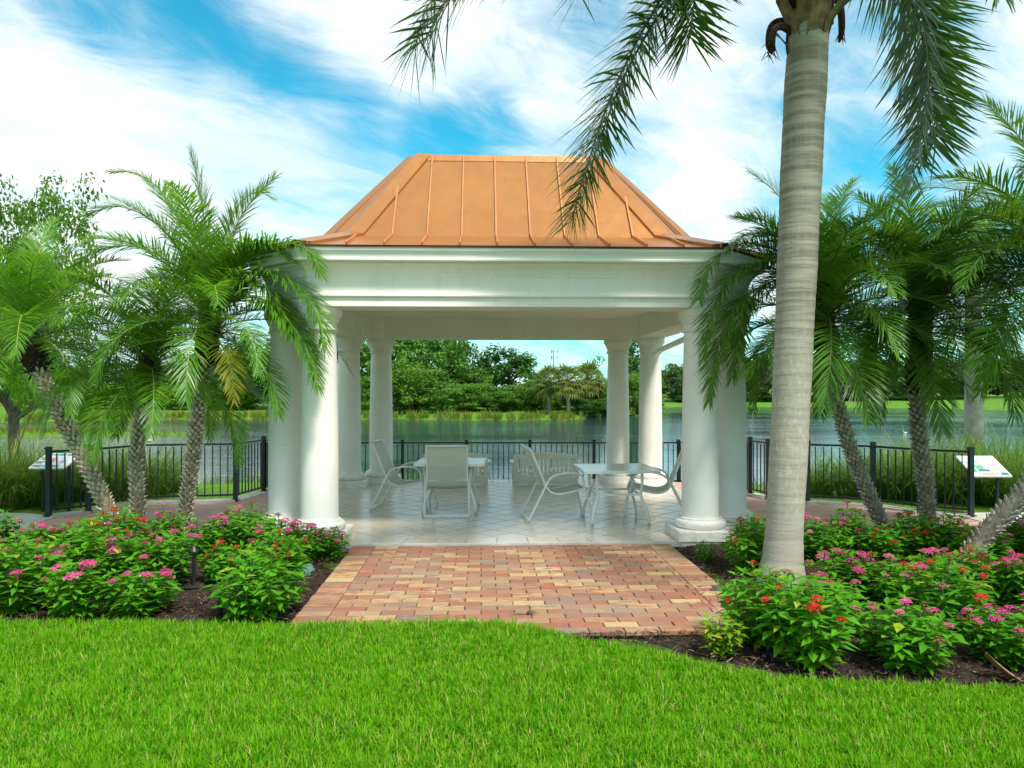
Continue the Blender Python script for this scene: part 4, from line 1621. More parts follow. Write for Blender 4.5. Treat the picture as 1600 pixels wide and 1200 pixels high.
def penta_variant(seed, nst, rad, hgt, leafm, ll=.105):
    rg = np.random.default_rng(seed)
    Ps, Ds, Ns, Ls, tops = [], [], [], [], []
    st = MB()
    for s in range(nst):
        a = s * 2.39996 + rg.uniform(-.3, .3)
        rr_ = rad * math.sqrt((s + .5) / nst)
        hh = hgt * (1.02 - .42 * (rr_ / rad) ** 2) * rg.uniform(.86, 1.08)
        tip = np.array([math.cos(a) * rr_, math.sin(a) * rr_, hh])
        base = np.array([math.cos(a) * rr_ * .25, math.sin(a) * rr_ * .25, -.04])
        bow = np.array([math.cos(a) * rr_ * .85, math.sin(a) * rr_ * .85, hh * .42])
        st.tube([base, bow, tip], [.006, .0042, .0028], 4)
        tops.append(tip)
        for k in range(9):
            u = .16 + .84 * k / 8
            p = (1 - u) ** 2 * base + 2 * u * (1 - u) * bow + u * u * tip
            for q in range(4):
                b = a + q * math.pi / 2 + k * .7 + rg.uniform(-.3, .3)
                el = rg.uniform(-.25, .55) + (.35 if k == 8 else 0)
                d = np.array([math.cos(b) * math.cos(el), math.sin(b) * math.cos(el), math.sin(el)])
                nn = norm(np.array([-math.cos(b) * math.sin(el), -math.sin(b) * math.sin(el), math.cos(el)]) + rg.normal(0, .25, 3))
                Ps.append(p)
                Ds.append(d)
                Ns.append(nn)
                Ls.append(ll * rg.uniform(.65, 1.2) * (.7 if k == 8 else 1))
    Ls = np.array(Ls)
    v, f = leaf_np(np.array(Ps), np.array(Ds), np.array(Ns), Ls, Ls * rg.uniform(.36, .50, len(Ls)))
    return np_mesh('foliage', v, [f], leafm), st.mesh('stems', M['stem']), tops


PV = [penta_variant(60 + k, 17 + k % 3 * 3, .25 + .03 * (k % 3), .47 + .04 * (k % 4), M['penta_leaf'], .118) for k in range(7)]
PV_S = penta_variant(80, 8, .13, .30, M['penta_lime'], .09)
PV_S2 = penta_variant(81, 8, .13, .25, M['penta_leaf'], .06)


def head_mesh(seed, mat_, n=30, rad=.045):
    rg = random.Random(seed)
    mb = MB()
    for i in range(n):
        r_ = rad * math.sqrt((i + .5) / n)
        a = i * 2.39996
        c = Vector((math.cos(a) * r_, math.sin(a) * r_, .022 * (1 - (r_ / rad) ** 2) + rg.uniform(-.003, .004)))
        nn = (Vector((c.x * 12, c.y * 12, 1)) + Vector((rg.uniform(-.3, .3), rg.uniform(-.3, .3), 0))).normalized()
        e1 = nn.orthogonal().normalized()
        e2 = nn.cross(e1)
        vs_ = [c - nn * .003]
        pr = rg.uniform(.0095, .0135)
        for k in range(10):
            b = k * math.pi / 5 + i
            vs_.append(c + (e1 * math.cos(b) + e2 * math.sin(b)) * (pr if k % 2 == 0 else pr * .5) + nn * .001)
        mb.add(vs_, [(0, 1 + k, 1 + (k + 1) % 10) for k in range(10)])
    mb.tube([(0, 0, .0), (0, 0, -.05)], [.006, .003], 4)
    return mb.mesh('flower_head', mat_)


HEADS = {'pink': [head_mesh(1, M['pink']), head_mesh(2, M['pink'], 38, .054), head_mesh(3, M['pink'], 22, .036)],
         'spent': [head_mesh(7, M['spent'], 16, .03)],
         'red': [head_mesh(4, M['red'], 22, .036), head_mesh(5, M['red'], 28, .042), head_mesh(6, M['red'], 14, .028)]}


def penta(label, cat, px, py, colr, nh, seed, var=None, sc=1.0, group=None, name='pentas_shrub'):
    rg = random.Random(seed)
    b = gnd(px, py, 0)
    b.z = -.01
    t = thing(name, label, cat, b, rg.uniform(0, 6.28), group)
    fo, st, tops = var or PV[seed % 7]
    zs = sc * rg.uniform(.72, .92)
    a = obj('foliage', fo, t)
    c = obj('stems', st, t)
    a.scale = c.scale = (sc, sc, zs)
    idx = list(range(len(tops)))
    rg.shuffle(idx)
    for i in idx[:int(nh * 1.35 + .5)]:
        cc = colr if colr != 'mixed' else rg.choice(['pink', 'pink', 'red'])
        cc = 'spent' if rg.random() < .18 else cc
        p = tops[i]
        o = obj('flower_head', rg.choice(HEADS[cc]), t, (p[0] * sc, p[1] * sc, p[2] * zs + .022))
        s_ = rg.uniform(.65, 1.3)
        o.scale = (s_, s_, s_)
        o.rotation_euler = (rg.uniform(-.3, .3), rg.uniform(-.3, .3), rg.uniform(0, 6))
    return t


LB = {'front': [(-60, 952, 'pink', 5), (30, 950, 'pink', 6), (118, 962, 'pink', 5), (216, 956, 'pink', 5), (404, 960, 'red', 4)],
      'middle': [(-30, 908, 'pink', 7), (55, 905, 'pink', 7), (140, 908, 'mixed', 8), (196, 912, 'mixed', 8), (262, 910, 'pink', 7), (352, 905, 'red', 6), (432, 900, 'red', 6)],
      'back': [(-10, 866, 'pink', 7), (60, 870, 'pink', 7), (130, 864, 'red', 6), (180, 872, 'red', 7), (262, 862, 'mixed', 7), (330, 868, 'pink', 7), (380, 862, 'pink', 8), (430, 872, 'pink', 7), (476, 872, 'pink', 8), (515, 868, 'pink', 9)]}
RB = {'front': [(1192, 1000, 'red', 5), (1262, 1030, 'red', 5), (1305, 985, 'pink', 7), (1412, 1034, 'pink', 7), (1480, 985, 'mixed', 7), (1562, 1030, 'pink', 8), (1660, 1026, 'pink', 7)],
      'middle': [(1184, 892, 'red', 5), (1322, 930, 'pink', 8), (1395, 940, 'mixed', 9), (1462, 930, 'mixed', 8), (1530, 940, 'red', 7), (1600, 945, 'pink', 8)],
      'back': [(1182, 866, 'red', 7), (1275, 872, 'pink', 8), (1325, 866, 'pink', 8), (1378, 872, 'red', 7), (1428, 866, 'red', 8), (1482, 872, 'red', 6), (1540, 868, 'pink', 8), (1600, 862, 'pink', 9), (1665, 866, 'pink', 8)]}
CW = {'pink': 'pink flowered', 'red': 'red flowered', 'mixed': 'pink and red flowered'}
sd_n = 0
for side, BED in (('left', LB), ('right', RB)):
    for row, lst in BED.items():
        for k, (px, py, c_, nh) in enumerate(lst):
            sd_n += 1
            rowt = {'front': 'front row', 'middle': 'middle row', 'back': 'back row'}[row]
            penta('%s pentas, %s from left in the %s of the %s bed' % (CW[c_], ORD[k], rowt, side), 'shrub', px, py, c_, nh, sd_n, sc={'front': 1.04, 'middle': 1.02, 'back': 1.0}[row] * (.86 + .26 * ((sd_n * 37) % 11) / 10) * (.88 if px in (515, 476) else 1), group='pentas in the %s bed' % side)
penta('small lime green young plant at the right corner of the brick path', 'plant', 1126, 1016, 'red', 0, 501, PV_S, 1.05, name='young_plant')
penta('sparse low green plant in front of the front right column plinth', 'plant', 1103, 872, 'red', 0, 502, PV_S2, 1.05, name='young_plant')

# ------------------------------------------------------------------ ornamental grasses beyond the fence


def blades_np(base, hgt, wid, lean, az, bend, tw):
    """arching strips of 3 segments; arrays of n"""
    n = len(base)
    dx = np.stack([np.cos(az), np.sin(az), np.zeros(n)], 1)
    sx_ = np.stack([-np.sin(az + tw), np.cos(az + tw), np.zeros(n)], 1)
    vs_ = []
    p = base.copy()
    ang = lean.copy()
    for k, wf in enumerate((.75, 1.0, .7)):
        vs_ += [p - sx_ * (wid * wf / 2)[:, None], p + sx_ * (wid * wf / 2)[:, None]]
        d = dx * np.sin(ang)[:, None] + np.array([0, 0, 1.0]) * np.cos(ang)[:, None]
        p = p + d * (hgt / 3)[:, None]
        ang = ang + bend
    vs_.append(p)
    v = np.stack(vs_, 1).reshape(-1, 3)
    o = np.arange(n)[:, None] * 7
    q = np.concatenate([o + np.array([[0, 1, 3, 2]]), o + np.array([[2, 3, 5, 4]])])
    t = o + np.array([[4, 5, 6]])
    return v, [q, t]


def clump_mesh(seed, n, rad, h):
    rg = np.random.default_rng(seed)
    az = rg.uniform(0, 6.283, n)
    r_ = rad * np.sqrt(rg.uniform(0, 1, n))
    b = np.stack([np.cos(az) * r_, np.sin(az) * r_, np.full(n, -.02)], 1)
    az2 = az + rg.normal(0, .5, n)
    v, f = blades_np(b, h * rg.uniform(.55, 1.15, n), rg.uniform(.008, .016, n), np.abs(rg.normal(.12, .2, n)) + r_ / rad * .25, az2, rg.uniform(.12, .75, n), rg.uniform(-.5, .5, n))
    return np_mesh('blades', v, f, M['grass_tall'], smooth=True)


CL = [clump_mesh(90 + k, 520, .28, 1.45) for k in range(4)]
CLP = [(-70, 11.6, 1.0, 'arching grass clump beyond the left frame edge by the concrete walk'), (5, 11.9, 1.0, 'large arching grass clump at the left edge beside the concrete walk'), (52, 12.3, .95, 'arching grass clump just left of the left information sign'),
       (112, 13.0, .9, 'arching grass clump behind the left information sign'), (175, 13.2, .95, 'arching grass clump between the two left trunks behind the fence'), (232, 13.6, .92, 'arching grass clump behind the upright left palm trunk'), (268, 14.6, .6, 'small grass clump right of the upright left palm trunk'),
       (1278, 13.6, .72, 'low grass clump behind the fence just right of the large palm trunk'), (1335, 13.4, .8, 'grass clump behind the fence by the slanting right trunk'), (1395, 13.2, .85, 'grass clump behind the fence between the two right trunks'), (1448, 12.9, .95, 'grass clump behind the upright right palm trunk'),
       (1495, 12.7, 1.0, 'tall grass clump behind the last post of the right fence'), (1552, 12.4, .9, 'grass clump behind the right information sign'), (1605, 12.0, 1.0, 'grass clump at the right edge behind the leaning trunk'), (1430, 14.8, 1.05, 'rearmost grass clump near the lake on the right'), (1560, 14.6, 1.1, 'tall grass clump at the foot of the pale palm trunk on the right')]
for k, (px, d, s, lab) in enumerate(CLP):
    p = at(px, 700, d)
    p.z = float(terrain_h(np.array(p.x), np.array(p.y)))
    t = thing('ornamental_grass', lab, 'grass clump', p, k * 1.3, 'grasses beyond the fence')
    o = obj('blades', CL[k % 4], t)
    o.scale = (s * 1.15, s * 1.15, s)

# ------------------------------------------------------------------ trees


def tree_variant(seed, nclump, per, leaf, spread=.13, flat=.8, z0=.28, top_bias=1.0, mat_=None):
    """unit tree: height 1, crown half width .5"""
    rg = np.random.default_rng(seed)
    C_ = []
    while len(C_) < nclump:
        p = rg.uniform(-1, 1, 3)
        q = np.linalg.norm(p)
        if q > 1 or q < .35:
            continue
        lump = 1 + .18 * math.sin(p[0] * 5 + seed) + .18 * math.sin(p[1] * 4 + seed * 2) + .12 * math.sin(p[2] * 6 + seed)
        C_.append([p[0] * .42 * lump, p[1] * .42 * lump, z0 + (1 - z0) * (.5 + p[2] * .46 * lump)])
    C_ = np.array(C_)
    n = nclump * per
    cid = np.repeat(np.arange(nclump), per)
    dv = norm(rg.normal(0, 1, (n, 3)))
    r_ = spread * rg.uniform(.15, 1, n) ** .5
    r_ *= rg.uniform(.6, 1.25, nclump)[cid]
    P = C_[cid] + dv * r_[:, None] * np.array([1, 1, flat])
    N = norm(dv + rg.normal(0, .55, (n, 3)) + np.array([0, 0, .5]))
    D = norm(np.cross(N, rg.normal(0, 1, (n, 3))))
    L_ = leaf * rg.uniform(.6, 1.3, n)
    v, f = leaf_np(P, D, N, L_, L_ * .62)
    tr = MB()
    tr.tube([(0, 0, -.03), (.01, 0, .2), (-.01, .01, .45), (0, 0, .7)], [.035, .027, .018, .006], 8)
    for k in range(0, nclump, max(1, nclump // 16)):
        c = Vector(C_[k])
        zb = min(.5, max(.16, c.z - .3))
        tr.tube([(0, 0, zb), (c.x * .5, c.y * .5, zb + (c.z - zb) * .6), c], [.014, .009, .003], 5)
    return np_mesh('crown', v, [f], mat_), tr.mesh('trunk', M['bark'])


TV = {}
for key, mt_, sds in (('tree', 'tree_leaf', (1, 2, 3)), ('lime', 'tree_lime', (4, 5)), ('dark', 'pine_leaf', (6, 7)), ('oak', 'far_oak', (8, 9, 10)), ('hedge', 'hedge_leaf', (11, 12))):
    TV[key] = [tree_variant(s, 70, 95, .042 if key != 'hedge' else .07, .12, z0={'oak': .03}.get(key, .02), mat_=M[mt_]) for s in sds]


def tree(name, label, px, d, top_y, wpx, kind, var=0, cat='tree', group=None, sink=.0):
    b = at(px, 640, d)
    b.z = float(terrain_h(np.array(b.x), np.array(b.y))) - .05
    ht = (at(px, top_y, d).z - b.z) / .97
    wd = wpx / F * d
    t = thing(name, label, cat, b, var * 1.9 + px, group)
    cr, trk = TV[kind][var % len(TV[kind])]
    a = obj('crown', cr, t)
    c = obj('trunk', trk, t)
    a.scale = (wd, wd, ht)
    c.scale = (ht * .8, ht * .8, ht)
    return t


gb = 'trees on the far shore'
FT = [
    (385, 90, 540, 130, 'dark', 0, 'dark tree on the far shore left of the pavilion columns'),
    (440, 92, 520, 130, 'tree', 1, 'tall tree on the far shore behind the left front columns'),
    (318, 96, 575, 120, 'dark', 1, 'low dark tree on the far shore behind the tallest left palm'),
    (500, 90, 505, 110, 'tree', 2, 'tree on the far shore hidden behind the left front column'),
    (556, 88, 520, 100, 'tree', 0, 'tree on the far shore behind the left rear columns'),
    (610, 90, 500, 110, 'tree', 1, 'tall tree on the far shore just right of the left rear columns'),
    (668, 92, 505, 115, 'tree', 2, 'tall tree on the far shore reaching the beam left of the sky gap'),
    (715, 96, 515, 80, 'dark', 1, 'narrow dark tree at the left side of the sky gap'),
    (640, 84, 572, 100, 'lime', 0, 'light green bushy tree at the waterline left of centre'),
    (590, 83, 585, 80, 'lime', 1, 'light green bush at the waterline beside the left rear column'),
    (690, 83, 588, 90, 'tree', 0, 'rounded bushy tree at the waterline below the sky gap'),
    (795, 98, 543, 125, 'dark', 0, 'dome shaped dark tree in the middle of the sky gap'),
    (745, 94, 575, 90, 'tree', 1, 'bushy tree left of the dome shaped dark tree'),
    (735, 85, 598, 80, 'lime', 1, 'light green bush in front of the dome shaped tree'),
    (780, 85, 605, 90, 'tree', 2, 'dark green bush on the bank under the dome shaped tree'),
    (825, 86, 600, 70, 'lime', 0, 'light green bush left of the cabbage palms'),
    (845, 92, 588, 70, 'tree', 1, 'bushy tree behind the cabbage palms'),
    (935, 90, 574, 80, 'tree', 0, 'bushy tree right of the cabbage palms'),
    (912, 82, 618, 80, 'dark', 0, 'dark bush under the cabbage palms'),
    (990, 94, 535, 90, 'dark', 1, 'tall dark tree behind the right rear columns'),
    (992, 86, 580, 80, 'lime', 1, 'light green tree between the right rear columns'),
    (955, 85, 605, 60, 'lime', 0, 'light green bush just left of the right rear columns'),
]
for k, (px, d, ty, wp, kd, vr, lab) in enumerate(FT):
    tree('shore_tree' if ty < 580 else 'shore_bush', lab, px, d, ty, wp * 1.12, kd, vr, 'tree' if ty < 580 else 'bush', gb)
ro = 'oaks on the far right shore'
for k, (px, d, ty, wp) in enumerate([(1052, 146, 566, 66), (1100, 150, 560, 80), (1150, 152, 558, 90), (1195, 146, 552, 90), (1255, 150, 556, 100), (1320, 150, 562, 105), (1385, 148, 560, 100), (1455, 150, 555, 110), (1530, 148, 558, 110), (1610, 150, 552, 110)]):
    tree('oak_tree', 'dark oak in the front row on the far right shore, %s from the left' % ORD[k], px, d, ty, wp * 1.15, 'oak', k, 'tree', ro)
for k, (px, ty, wp) in enumerate([(1030, 575, 80), (1078, 570, 90), (1125, 566, 90), (1172, 560, 90), (1225, 563, 100), (1285, 566, 100), (1350, 560, 110), (1420, 563, 110), (1490, 560, 110), (1570, 556, 120)]):
    tree('oak_tree', 'dark oak in the rear row on the far right shore, %s from the left' % ORD[k], px, 172, ty, wp * 1.25, 'oak', k + 1, 'tree', 'rear oaks on the far right shore')
hd = 'bright shrubs along the far left bank'
for k, (px, ty) in enumerate([(60, 604), (98, 600), (138, 597), (178, 595), (215, 599), (252, 598), (290, 602), (330, 606), (372, 612)]):
    tree('hedge_shrub', 'bright green rounded shrub on the far left bank, %s from the left' % ORD[k], px, 89, ty, 66, 'hedge', k, 'shrub', hd)
bl_ = 'dark trees behind the far left hedge'
for k, (px, ty, wp) in enumerate([(10, 545, 140), (80, 556, 120), (140, 568, 110), (200, 572, 110), (255, 566, 120), (310, 560, 120), (360, 552, 120)]):
    tree('shore_tree', 'dark tree behind the bright far left shrubs, %s from the left' % ORD[k], px, 104, ty, wp, 'dark', k, 'tree', bl_)
for k, (px, d, ty, wp) in enumerate([(570, 89, 600, 80), (625, 90, 596, 85), (672, 87, 606, 70), (715, 89, 600, 80), (762, 88, 610, 75), (806, 89, 604, 80), (850, 88, 612, 70), (885, 90, 606, 80), (930, 89, 608, 70), (968, 89, 596, 70), (1010, 88, 592, 60)]):
    tree('understory_bush', 'low leafy bush filling the far bank, %s from the left' % ORD[k], px, d, ty, wp * 1.2, ('tree', 'lime', 'dark')[k % 3], k, 'bush', 'bushes filling the far bank')
# hedge at the foot of the right bank
for k, px in enumerate([1075, 1140, 1205, 1270, 1345, 1420, 1490]):
    tree('clipped_hedge', 'low dark clipped hedge under the far right oaks, %s from the left' % ORD[k], px, 144, 617, 80, 'dark', k, 'hedge', 'hedges on the far right bank')

# near oak at the left edge
cr, trk = tree_variant(43, 170, 95, .021, .085, z0=.12, mat_=M['oak_leaf'])
b = at(22, 640, 27)
b.z = -.9
t = thing('oak_tree', 'tall loose leaved tree rising at the left edge above the palms', 'tree', b, 2.2)
obj('crown', cr, t).scale = (6.0, 6.0, 11.0)
obj('trunk', trk, t).scale = (6, 6, 10.2)


# cabbage palms
def fan_crown(seed):
    rg = random.Random(seed)
    mb = MB()
    for k in range(46):
        a = k * 2.39996
        e = R(80 - 125 * (k + .5) / 46)
        dv = Vector((math.cos(a) * math.cos(e), math.sin(a) * math.cos(e), math.sin(e)))
        c = dv * rg.uniform(.75, 1.0)
        sd_ = dv.cross(Vector((0, 0, 1)))
        if sd_.length < .1:
            sd_ = Vector((1, 0, 0))
        sd_.normalize()
        up = sd_.cross(dv)
        for q in range(9):
            b_ = R(-80 + 20 * q)
            tip = c + (dv * math.cos(b_) + sd_ * math.sin(b_)) * rg.uniform(.6, .8) - Vector((0, 0, .18 + .15 * abs(math.sin(b_))))
            w_ = (dv * -math.sin(b_) + sd_ * math.cos(b_)) * .055
            mid = c.lerp(tip, .5) + up * .05
            mb.add([c, mid - w_, mid + w_, tip], [(0, 1, 2), (1, 3, 2)])
        mb.tube([Vector((0, 0, 0)), c], .02, 3, False)
    return mb.mesh('fronds', M['fan_leaf'])


def dead_skirt(seed):
    rg = random.Random(seed)
    mb = MB()
    for k in range(90):
        a = rg.uniform(0, 6.283)
        o_ = Vector((math.cos(a), math.sin(a), 0))
        p = Vector((0, 0, rg.uniform(-.3, .1))) + o_ * .15
        q = p + o_ * rg.uniform(.4, .9) + Vector((0, 0, rg.uniform(-.5, -.05)))
        r_ = q + o_ * rg.uniform(0, .25) + Vector((0, 0, rg.uniform(-.9, -.35)))
        s_ = Vector((-o_.y, o_.x, 0)) * rg.uniform(.05, .12)
        mb.add([p, q - s_, q + s_, r_], [(0, 1, 2), (1, 3, 2)])
    return mb.mesh('dead_fronds', M['dead_leaf'])


FC, DS = [fan_crown(1), fan_crown(2)], [dead_skirt(3), dead_skirt(4)]
for k, (px, d, cy, s, lab) in enumerate([(886, 80, 596, 1.5, 'cabbage palm with pale trunk, middle one of three on the far bank'), (858, 82, 598, 1.45, 'cabbage palm with brown dead skirt, leftmost of three on the far bank'), (918, 84, 594, 1.6, 'cabbage palm with full green head, rightmost of three on the far bank')]):
    b = at(px, 640, d)
    b.z = -.85
    tz = at(px, cy, d).z - b.z
    t = thing('cabbage_palm', lab, 'palm', b, k * 1.1, 'cabbage palms on the far bank')
    MB().tube([(.2, 0, 0), (.1, 0, tz * .5), (0, 0, tz)], [.24, .19, .2], 10).build('trunk', M['pale_trunk'], t, smooth=True)
    for nm, me in (('fronds', FC[k % 2]), ('dead_fronds', DS[k % 2])):
        o = obj(nm, me, t, (0, 0, tz))
        o.scale = (s, s, s)

# reeds and rough grass at the waterline, both shores
rg = np.random.default_rng(3)


def strew(name, label, cat, xs, ys, hlo, hhi, wlo, whi, mat_, blo=.05, bhi=.4):
    n = len(xs)
    z = terrain_h(xs, ys)
    k = z > WZ - .12
    xs, ys, z = xs[k], ys[k], z[k]
    n = len(xs)
    v, f = blades_np(np.stack([xs, ys, z - .03], 1), rg.uniform(hlo, hhi, n), rg.uniform(wlo, whi, n), rg.uniform(0, .3, n), rg.uniform(0, 6.283, n), rg.uniform(blo, bhi, n), rg.uniform(-1, 1, n))
    return tag(obj(name, np_mesh(name, v, f, mat_)), label, cat, kind='stuff')


n = 16000
az = np.radians(rg.uniform(-38, 9, n))
r_ = far_r(np.degrees(az)) + 1.2 * np.sin(np.degrees(az) * 1.7) + .7 * np.sin(np.degrees(az) * 4.1) + rg.gamma(1.6, 1.0, n) - .3
keep = (np.sin(np.degrees(az) * 2.3) + np.sin(np.degrees(az) * 5.9 + 1) + .8 * np.sin(np.degrees(az) * 13.7) + rg.normal(0, .7, n)) > -.5
az, r_ = az[keep], r_[keep]
strew('reeds', 'rough reeds and tall grass along the far waterline', 'reeds', r_ * np.sin(az), r_ * np.cos(az), .15, .9, .03, .07, M['reed'])
n = 9000
x = rg.uniform(-13, 17, n)
y = rg.uniform(16.5, 22.0, n)
strew('shore_grass', 'bright rough grass on the near bank behind the fence', 'grass', x, y, .12, .45, .008, .02, M['grass_tall'])
n = 3500
x = rg.normal(-35, 9, n)
y = rg.normal(52, 1.6, n)
strew('marsh_grass', 'low marsh grass on a spit in the lake at the left', 'grass', x, y, .2, .6, .03, .06, M['reed'])

# ------------------------------------------------------------------ far houses, tower, fountain, birds


def house(label, px0, px1, d, ytop, ybot, wallm, gable=False):
    b = at((px0 + px1) / 2, ybot, d)
    b.z = float(terrain_h(np.array(b.x), np.array(b.y)))
    h = at(0, ytop, d).z - b.z
    wd = (px1 - px0) / F * d
    t = thing('house', label, 'house', b)
    MB().box((0, 3, h * .5), (wd, 6, h)).build('wall', wallm, t)
    rf = MB()
    if gable:
        rf.add([(-wd / 2 - .4, -.4, h), (wd / 2 + .4, -.4, h), (0, -.4, h + wd * .3), (-wd / 2 - .4, 6.4, h), (wd / 2 + .4, 6.4, h), (0, 6.4, h + wd * .3)], [(0, 1, 2), (5, 4, 3), (0, 2, 5, 3), (1, 4, 5, 2), (0, 3, 4, 1)])
    else:
        rf.add([(-wd / 2 - .6, -.6, h), (wd / 2 + .6, -.6, h), (wd / 2 + .6, 6.6, h), (-wd / 2 - .6, 6.6, h), (-wd / 2 + 2.5, 3, h + 2), (wd / 2 - 2.5, 3, h + 2)], [(0, 1, 5, 4), (1, 2, 5), (2, 3, 4, 5), (3, 0, 4), (0, 3, 2, 1)])
    rf.build('roof', M['roof_brown'], t)
    n = 1 if gable else max(2, int(wd / 5))
    for i in range(n):
        x = (i + .5) / n * wd - wd / 2
        w_ = MB().box((x, -.02, h * .42), (1.0, .06, h * .55 if gable else 1.2)).build('window', M['dark_glass'], t)
    return t


house('low tan house under the oaks on the far right shore', 1262, 1330, 162, 606, 627, M['wall_tan'])
house('small white gabled house between the right trunks on the far shore', 1316, 1352, 158, 616, 628, M['wall_white'], True)
house('low tan house far behind the upright right palm trunk', 1375, 1470, 164, 606, 627, M['wall_tan'])
house('pale house just right of the front right columns on the far shore', 1172, 1190, 160, 616, 627, M['wall_white'], True)
b = at(865, 600, 260)
b.z = .3
t = thing('radio_mast', 'thin radio mast with antennas above the far trees', 'mast', b)
tz = at(865, 548, 260).z
MB().tube([(0, 0, 0), (0, 0, tz)], [.28, .16], 6).build('pole', M['steel'], t)
am = MB()
for z_ in (tz - .6, tz - 2.6):
    for a in range(3):
        o_ = Vector((math.cos(a * 2.09), math.sin(a * 2.09), 0)) * 1.3
        am.bar(Vector((0, 0, z_)), o_ + Vector((0, 0, z_)), .1, .1)
        am.box(o_ + Vector((0, 0, z_)), (.25, .25, 1.3))
am.build('antenna', M['steel'], t)
# fountain jet in the lake
b = at(531, 650, 66)
b.z = WZ
t = thing('fountain_jet', 'thin white fountain jet in the lake between the left columns', 'fountain', b)
fm = MB()
rg2 = random.Random(4)
for k in range(70):
    a = rg2.uniform(0, 6.283)
    sp, hh = rg2.uniform(.05, .9), rg2.uniform(2.5, 5.6)
    pts = [Vector((math.cos(a) * sp * u, math.sin(a) * sp * u, 4 * hh * (u * .5) * (1 - u * .5))) for u in (0, .3, .6, .9, 1.2, 1.6, 1.95)]
    fm.tube(pts, [.02, .015, .012, .012, .012, .010, .006], 3, False)
fm.build('water_jets', M['spray'], t)
MB().lathe([(.35, -.1), (.4, .05), (.2, .12)], 12).build('nozzle', M['black'], t)


def bird(name, label, px, py, s, matb, face, neck=.16, group=None):
    d = (EYE - WZ) * F / (py - HY)
    p = at(px, py, d)
    p.z = WZ
    t = thing(name, label, 'bird', p, face, group)
    bd = MB()
    bd.tube([Vector(q) * s for q in ((-.26, 0, .12), (-.2, 0, .09), (-.1, 0, .07), (.02, 0, .07), (.12, 0, .09), (.17, 0, .13), (.18, 0, .10 + neck), (.20, 0, .16 + neck), (.25, 0, .165 + neck), (.27, 0, .16 + neck))],
            [q * s for q in (.012, .05, .09, .105, .085, .05, .033, .045, .04, .018)], 10)
    bd.build('body', matb, t, smooth=True)
    bk = MB()
    bk.tube([Vector(q) * s for q in ((.26, 0, .16 + neck), (.34, 0, .145 + neck))], [.018 * s, .008 * s], 6)
    bk.build('beak', M['beak'], t)


bird('duck', 'pale duck swimming left of the tallest palm trunk, leading the pair', 212, 692, .75, M['feather'], 3.3, group='ducks on the lake')
bird('duck', 'pale duck swimming left of the tallest palm trunk, trailing the pair', 232, 690, .75, M['feather'], 3.0, group='ducks on the lake')
bird('egret', 'white water bird on the lake left of the upright right palm trunk', 1414, 677, .55, M['wall_white'], 3.1, .14)

# ------------------------------------------------------------------ information signs


def sign(label, px, yf, zf, zb, prints):
    d = (EYE - zf) * F / (yf - HY)
    p = at(px, yf, d)
    p.z = float(terrain_h(np.array(p.x), np.array(p.y)))
    t = thing('information_sign', label, 'sign', (p.x, p.y, p.z), -TH)
    dep = .46
    rise = zb - zf
    ang = math.atan2(rise, dep)
    rot = Matrix.Rotation(ang, 3, 'X')
    W_ = .54
    Lp = math.hypot(dep, rise)
    c = Vector((0, dep / 2, (zf + zb) / 2 - p.z))
    MB().box(c, (W_, Lp, .022), rot).build('panel', M['sign_white'], t)
    for (u0, u1, v0, v1, cn) in prints:
        cc = c + rot @ Vector((((u0 + u1) / 2 - .5) * W_, ((v0 + v1) / 2 - .5) * Lp, .013))
        MB().box(cc, ((u1 - u0) * W_, (v1 - v0) * Lp, .004), rot).build('printed_block', SIGNC[cn], t)
    for s in (-1, 1):
        MB().tube([(s * .2, dep * .5, 0), (s * .2, dep * .5, (zf + zb) / 2 - p.z)], .025, 8).build('leg', M['fence'], t)


sign('slanted white information sign with small pictures behind the left fence end post', 73, 732, .62, .80,
     [(.04, .28, .04, .20, 'grey'), (.30, .50, .05, .18, 'teal'), (.56, .76, .05, .18, 'grey'), (.04, .22, .28, .46, 'grey'), (.04, .22, .54, .72, 'grey'), (.05, .22, .80, .94, 'deep'), (.34, .50, .40, .66, 'rose'), (.26, .60, .82, .95, 'teal'), (.66, .80, .30, .52, 'mauve'), (.66, .94, .82, .93, 'grey')])
sign('slanted white information sign with coloured pictures behind the right fence end post', 1552, 745, .55, .80,
     [(.06, .26, .58, .72, 'aqua'), (.26, .44, .52, .80, 'aqua'), (.24, .44, .34, .52, 'green'), (.24, .55, .22, .32, 'deep'), (.05, .2, .2, .5, 'green'), (.26, .48, .05, .17, 'clay'), (.5, .72, .06, .18, 'clay'), (.70, .94, .26, .44, 'sand'), (.76, .96, .05, .17, 'deep'), (.74, .95, .52, .60, 'mauve')])

# ------------------------------------------------------------------ small things in the beds
p = gnd(474, 890, 0)
vb = thing('valve_cover', 'round green plastic valve cover in the mulch beside the path', 'cover', (p.x, p.y, -.02))
MB().lathe([(.100, -.02), (.098, .045), (.088, .060), (.0, .064)], 24, capt=False).build('lid', M['valve'], vb, autosmooth=40)
MB().lathe([(.112, -.02), (.112, .022), (.102, .026)], 24).build('rim', M['valve'], vb, autosmooth=40)
pa, pb2 = gnd(344, 957, 0), gnd(282, 945, 0)
hp = thing('irrigation_pipe', 'black bent irrigation pipe sticking out of the mulch in the left bed', 'pipe', pa)
top = at(343, 914, (EYE) * F / (957 - HY)) - pa
end = at(284, 921, (EYE) * F / (948 - HY)) - pa
MB().tube(smooth_poly([(0, 0, -.1), top * .6, top * .95, top * .98 + (end - top) * .08, end], 4), .013, 8).build('pipe', M['black'], hp, smooth=True)
MB().tube([(0, 0, -.05), (0, 0, .12)], .024, 8).build('sleeve', M['black'], hp)
q = gnd(318, 953, 0) - pa
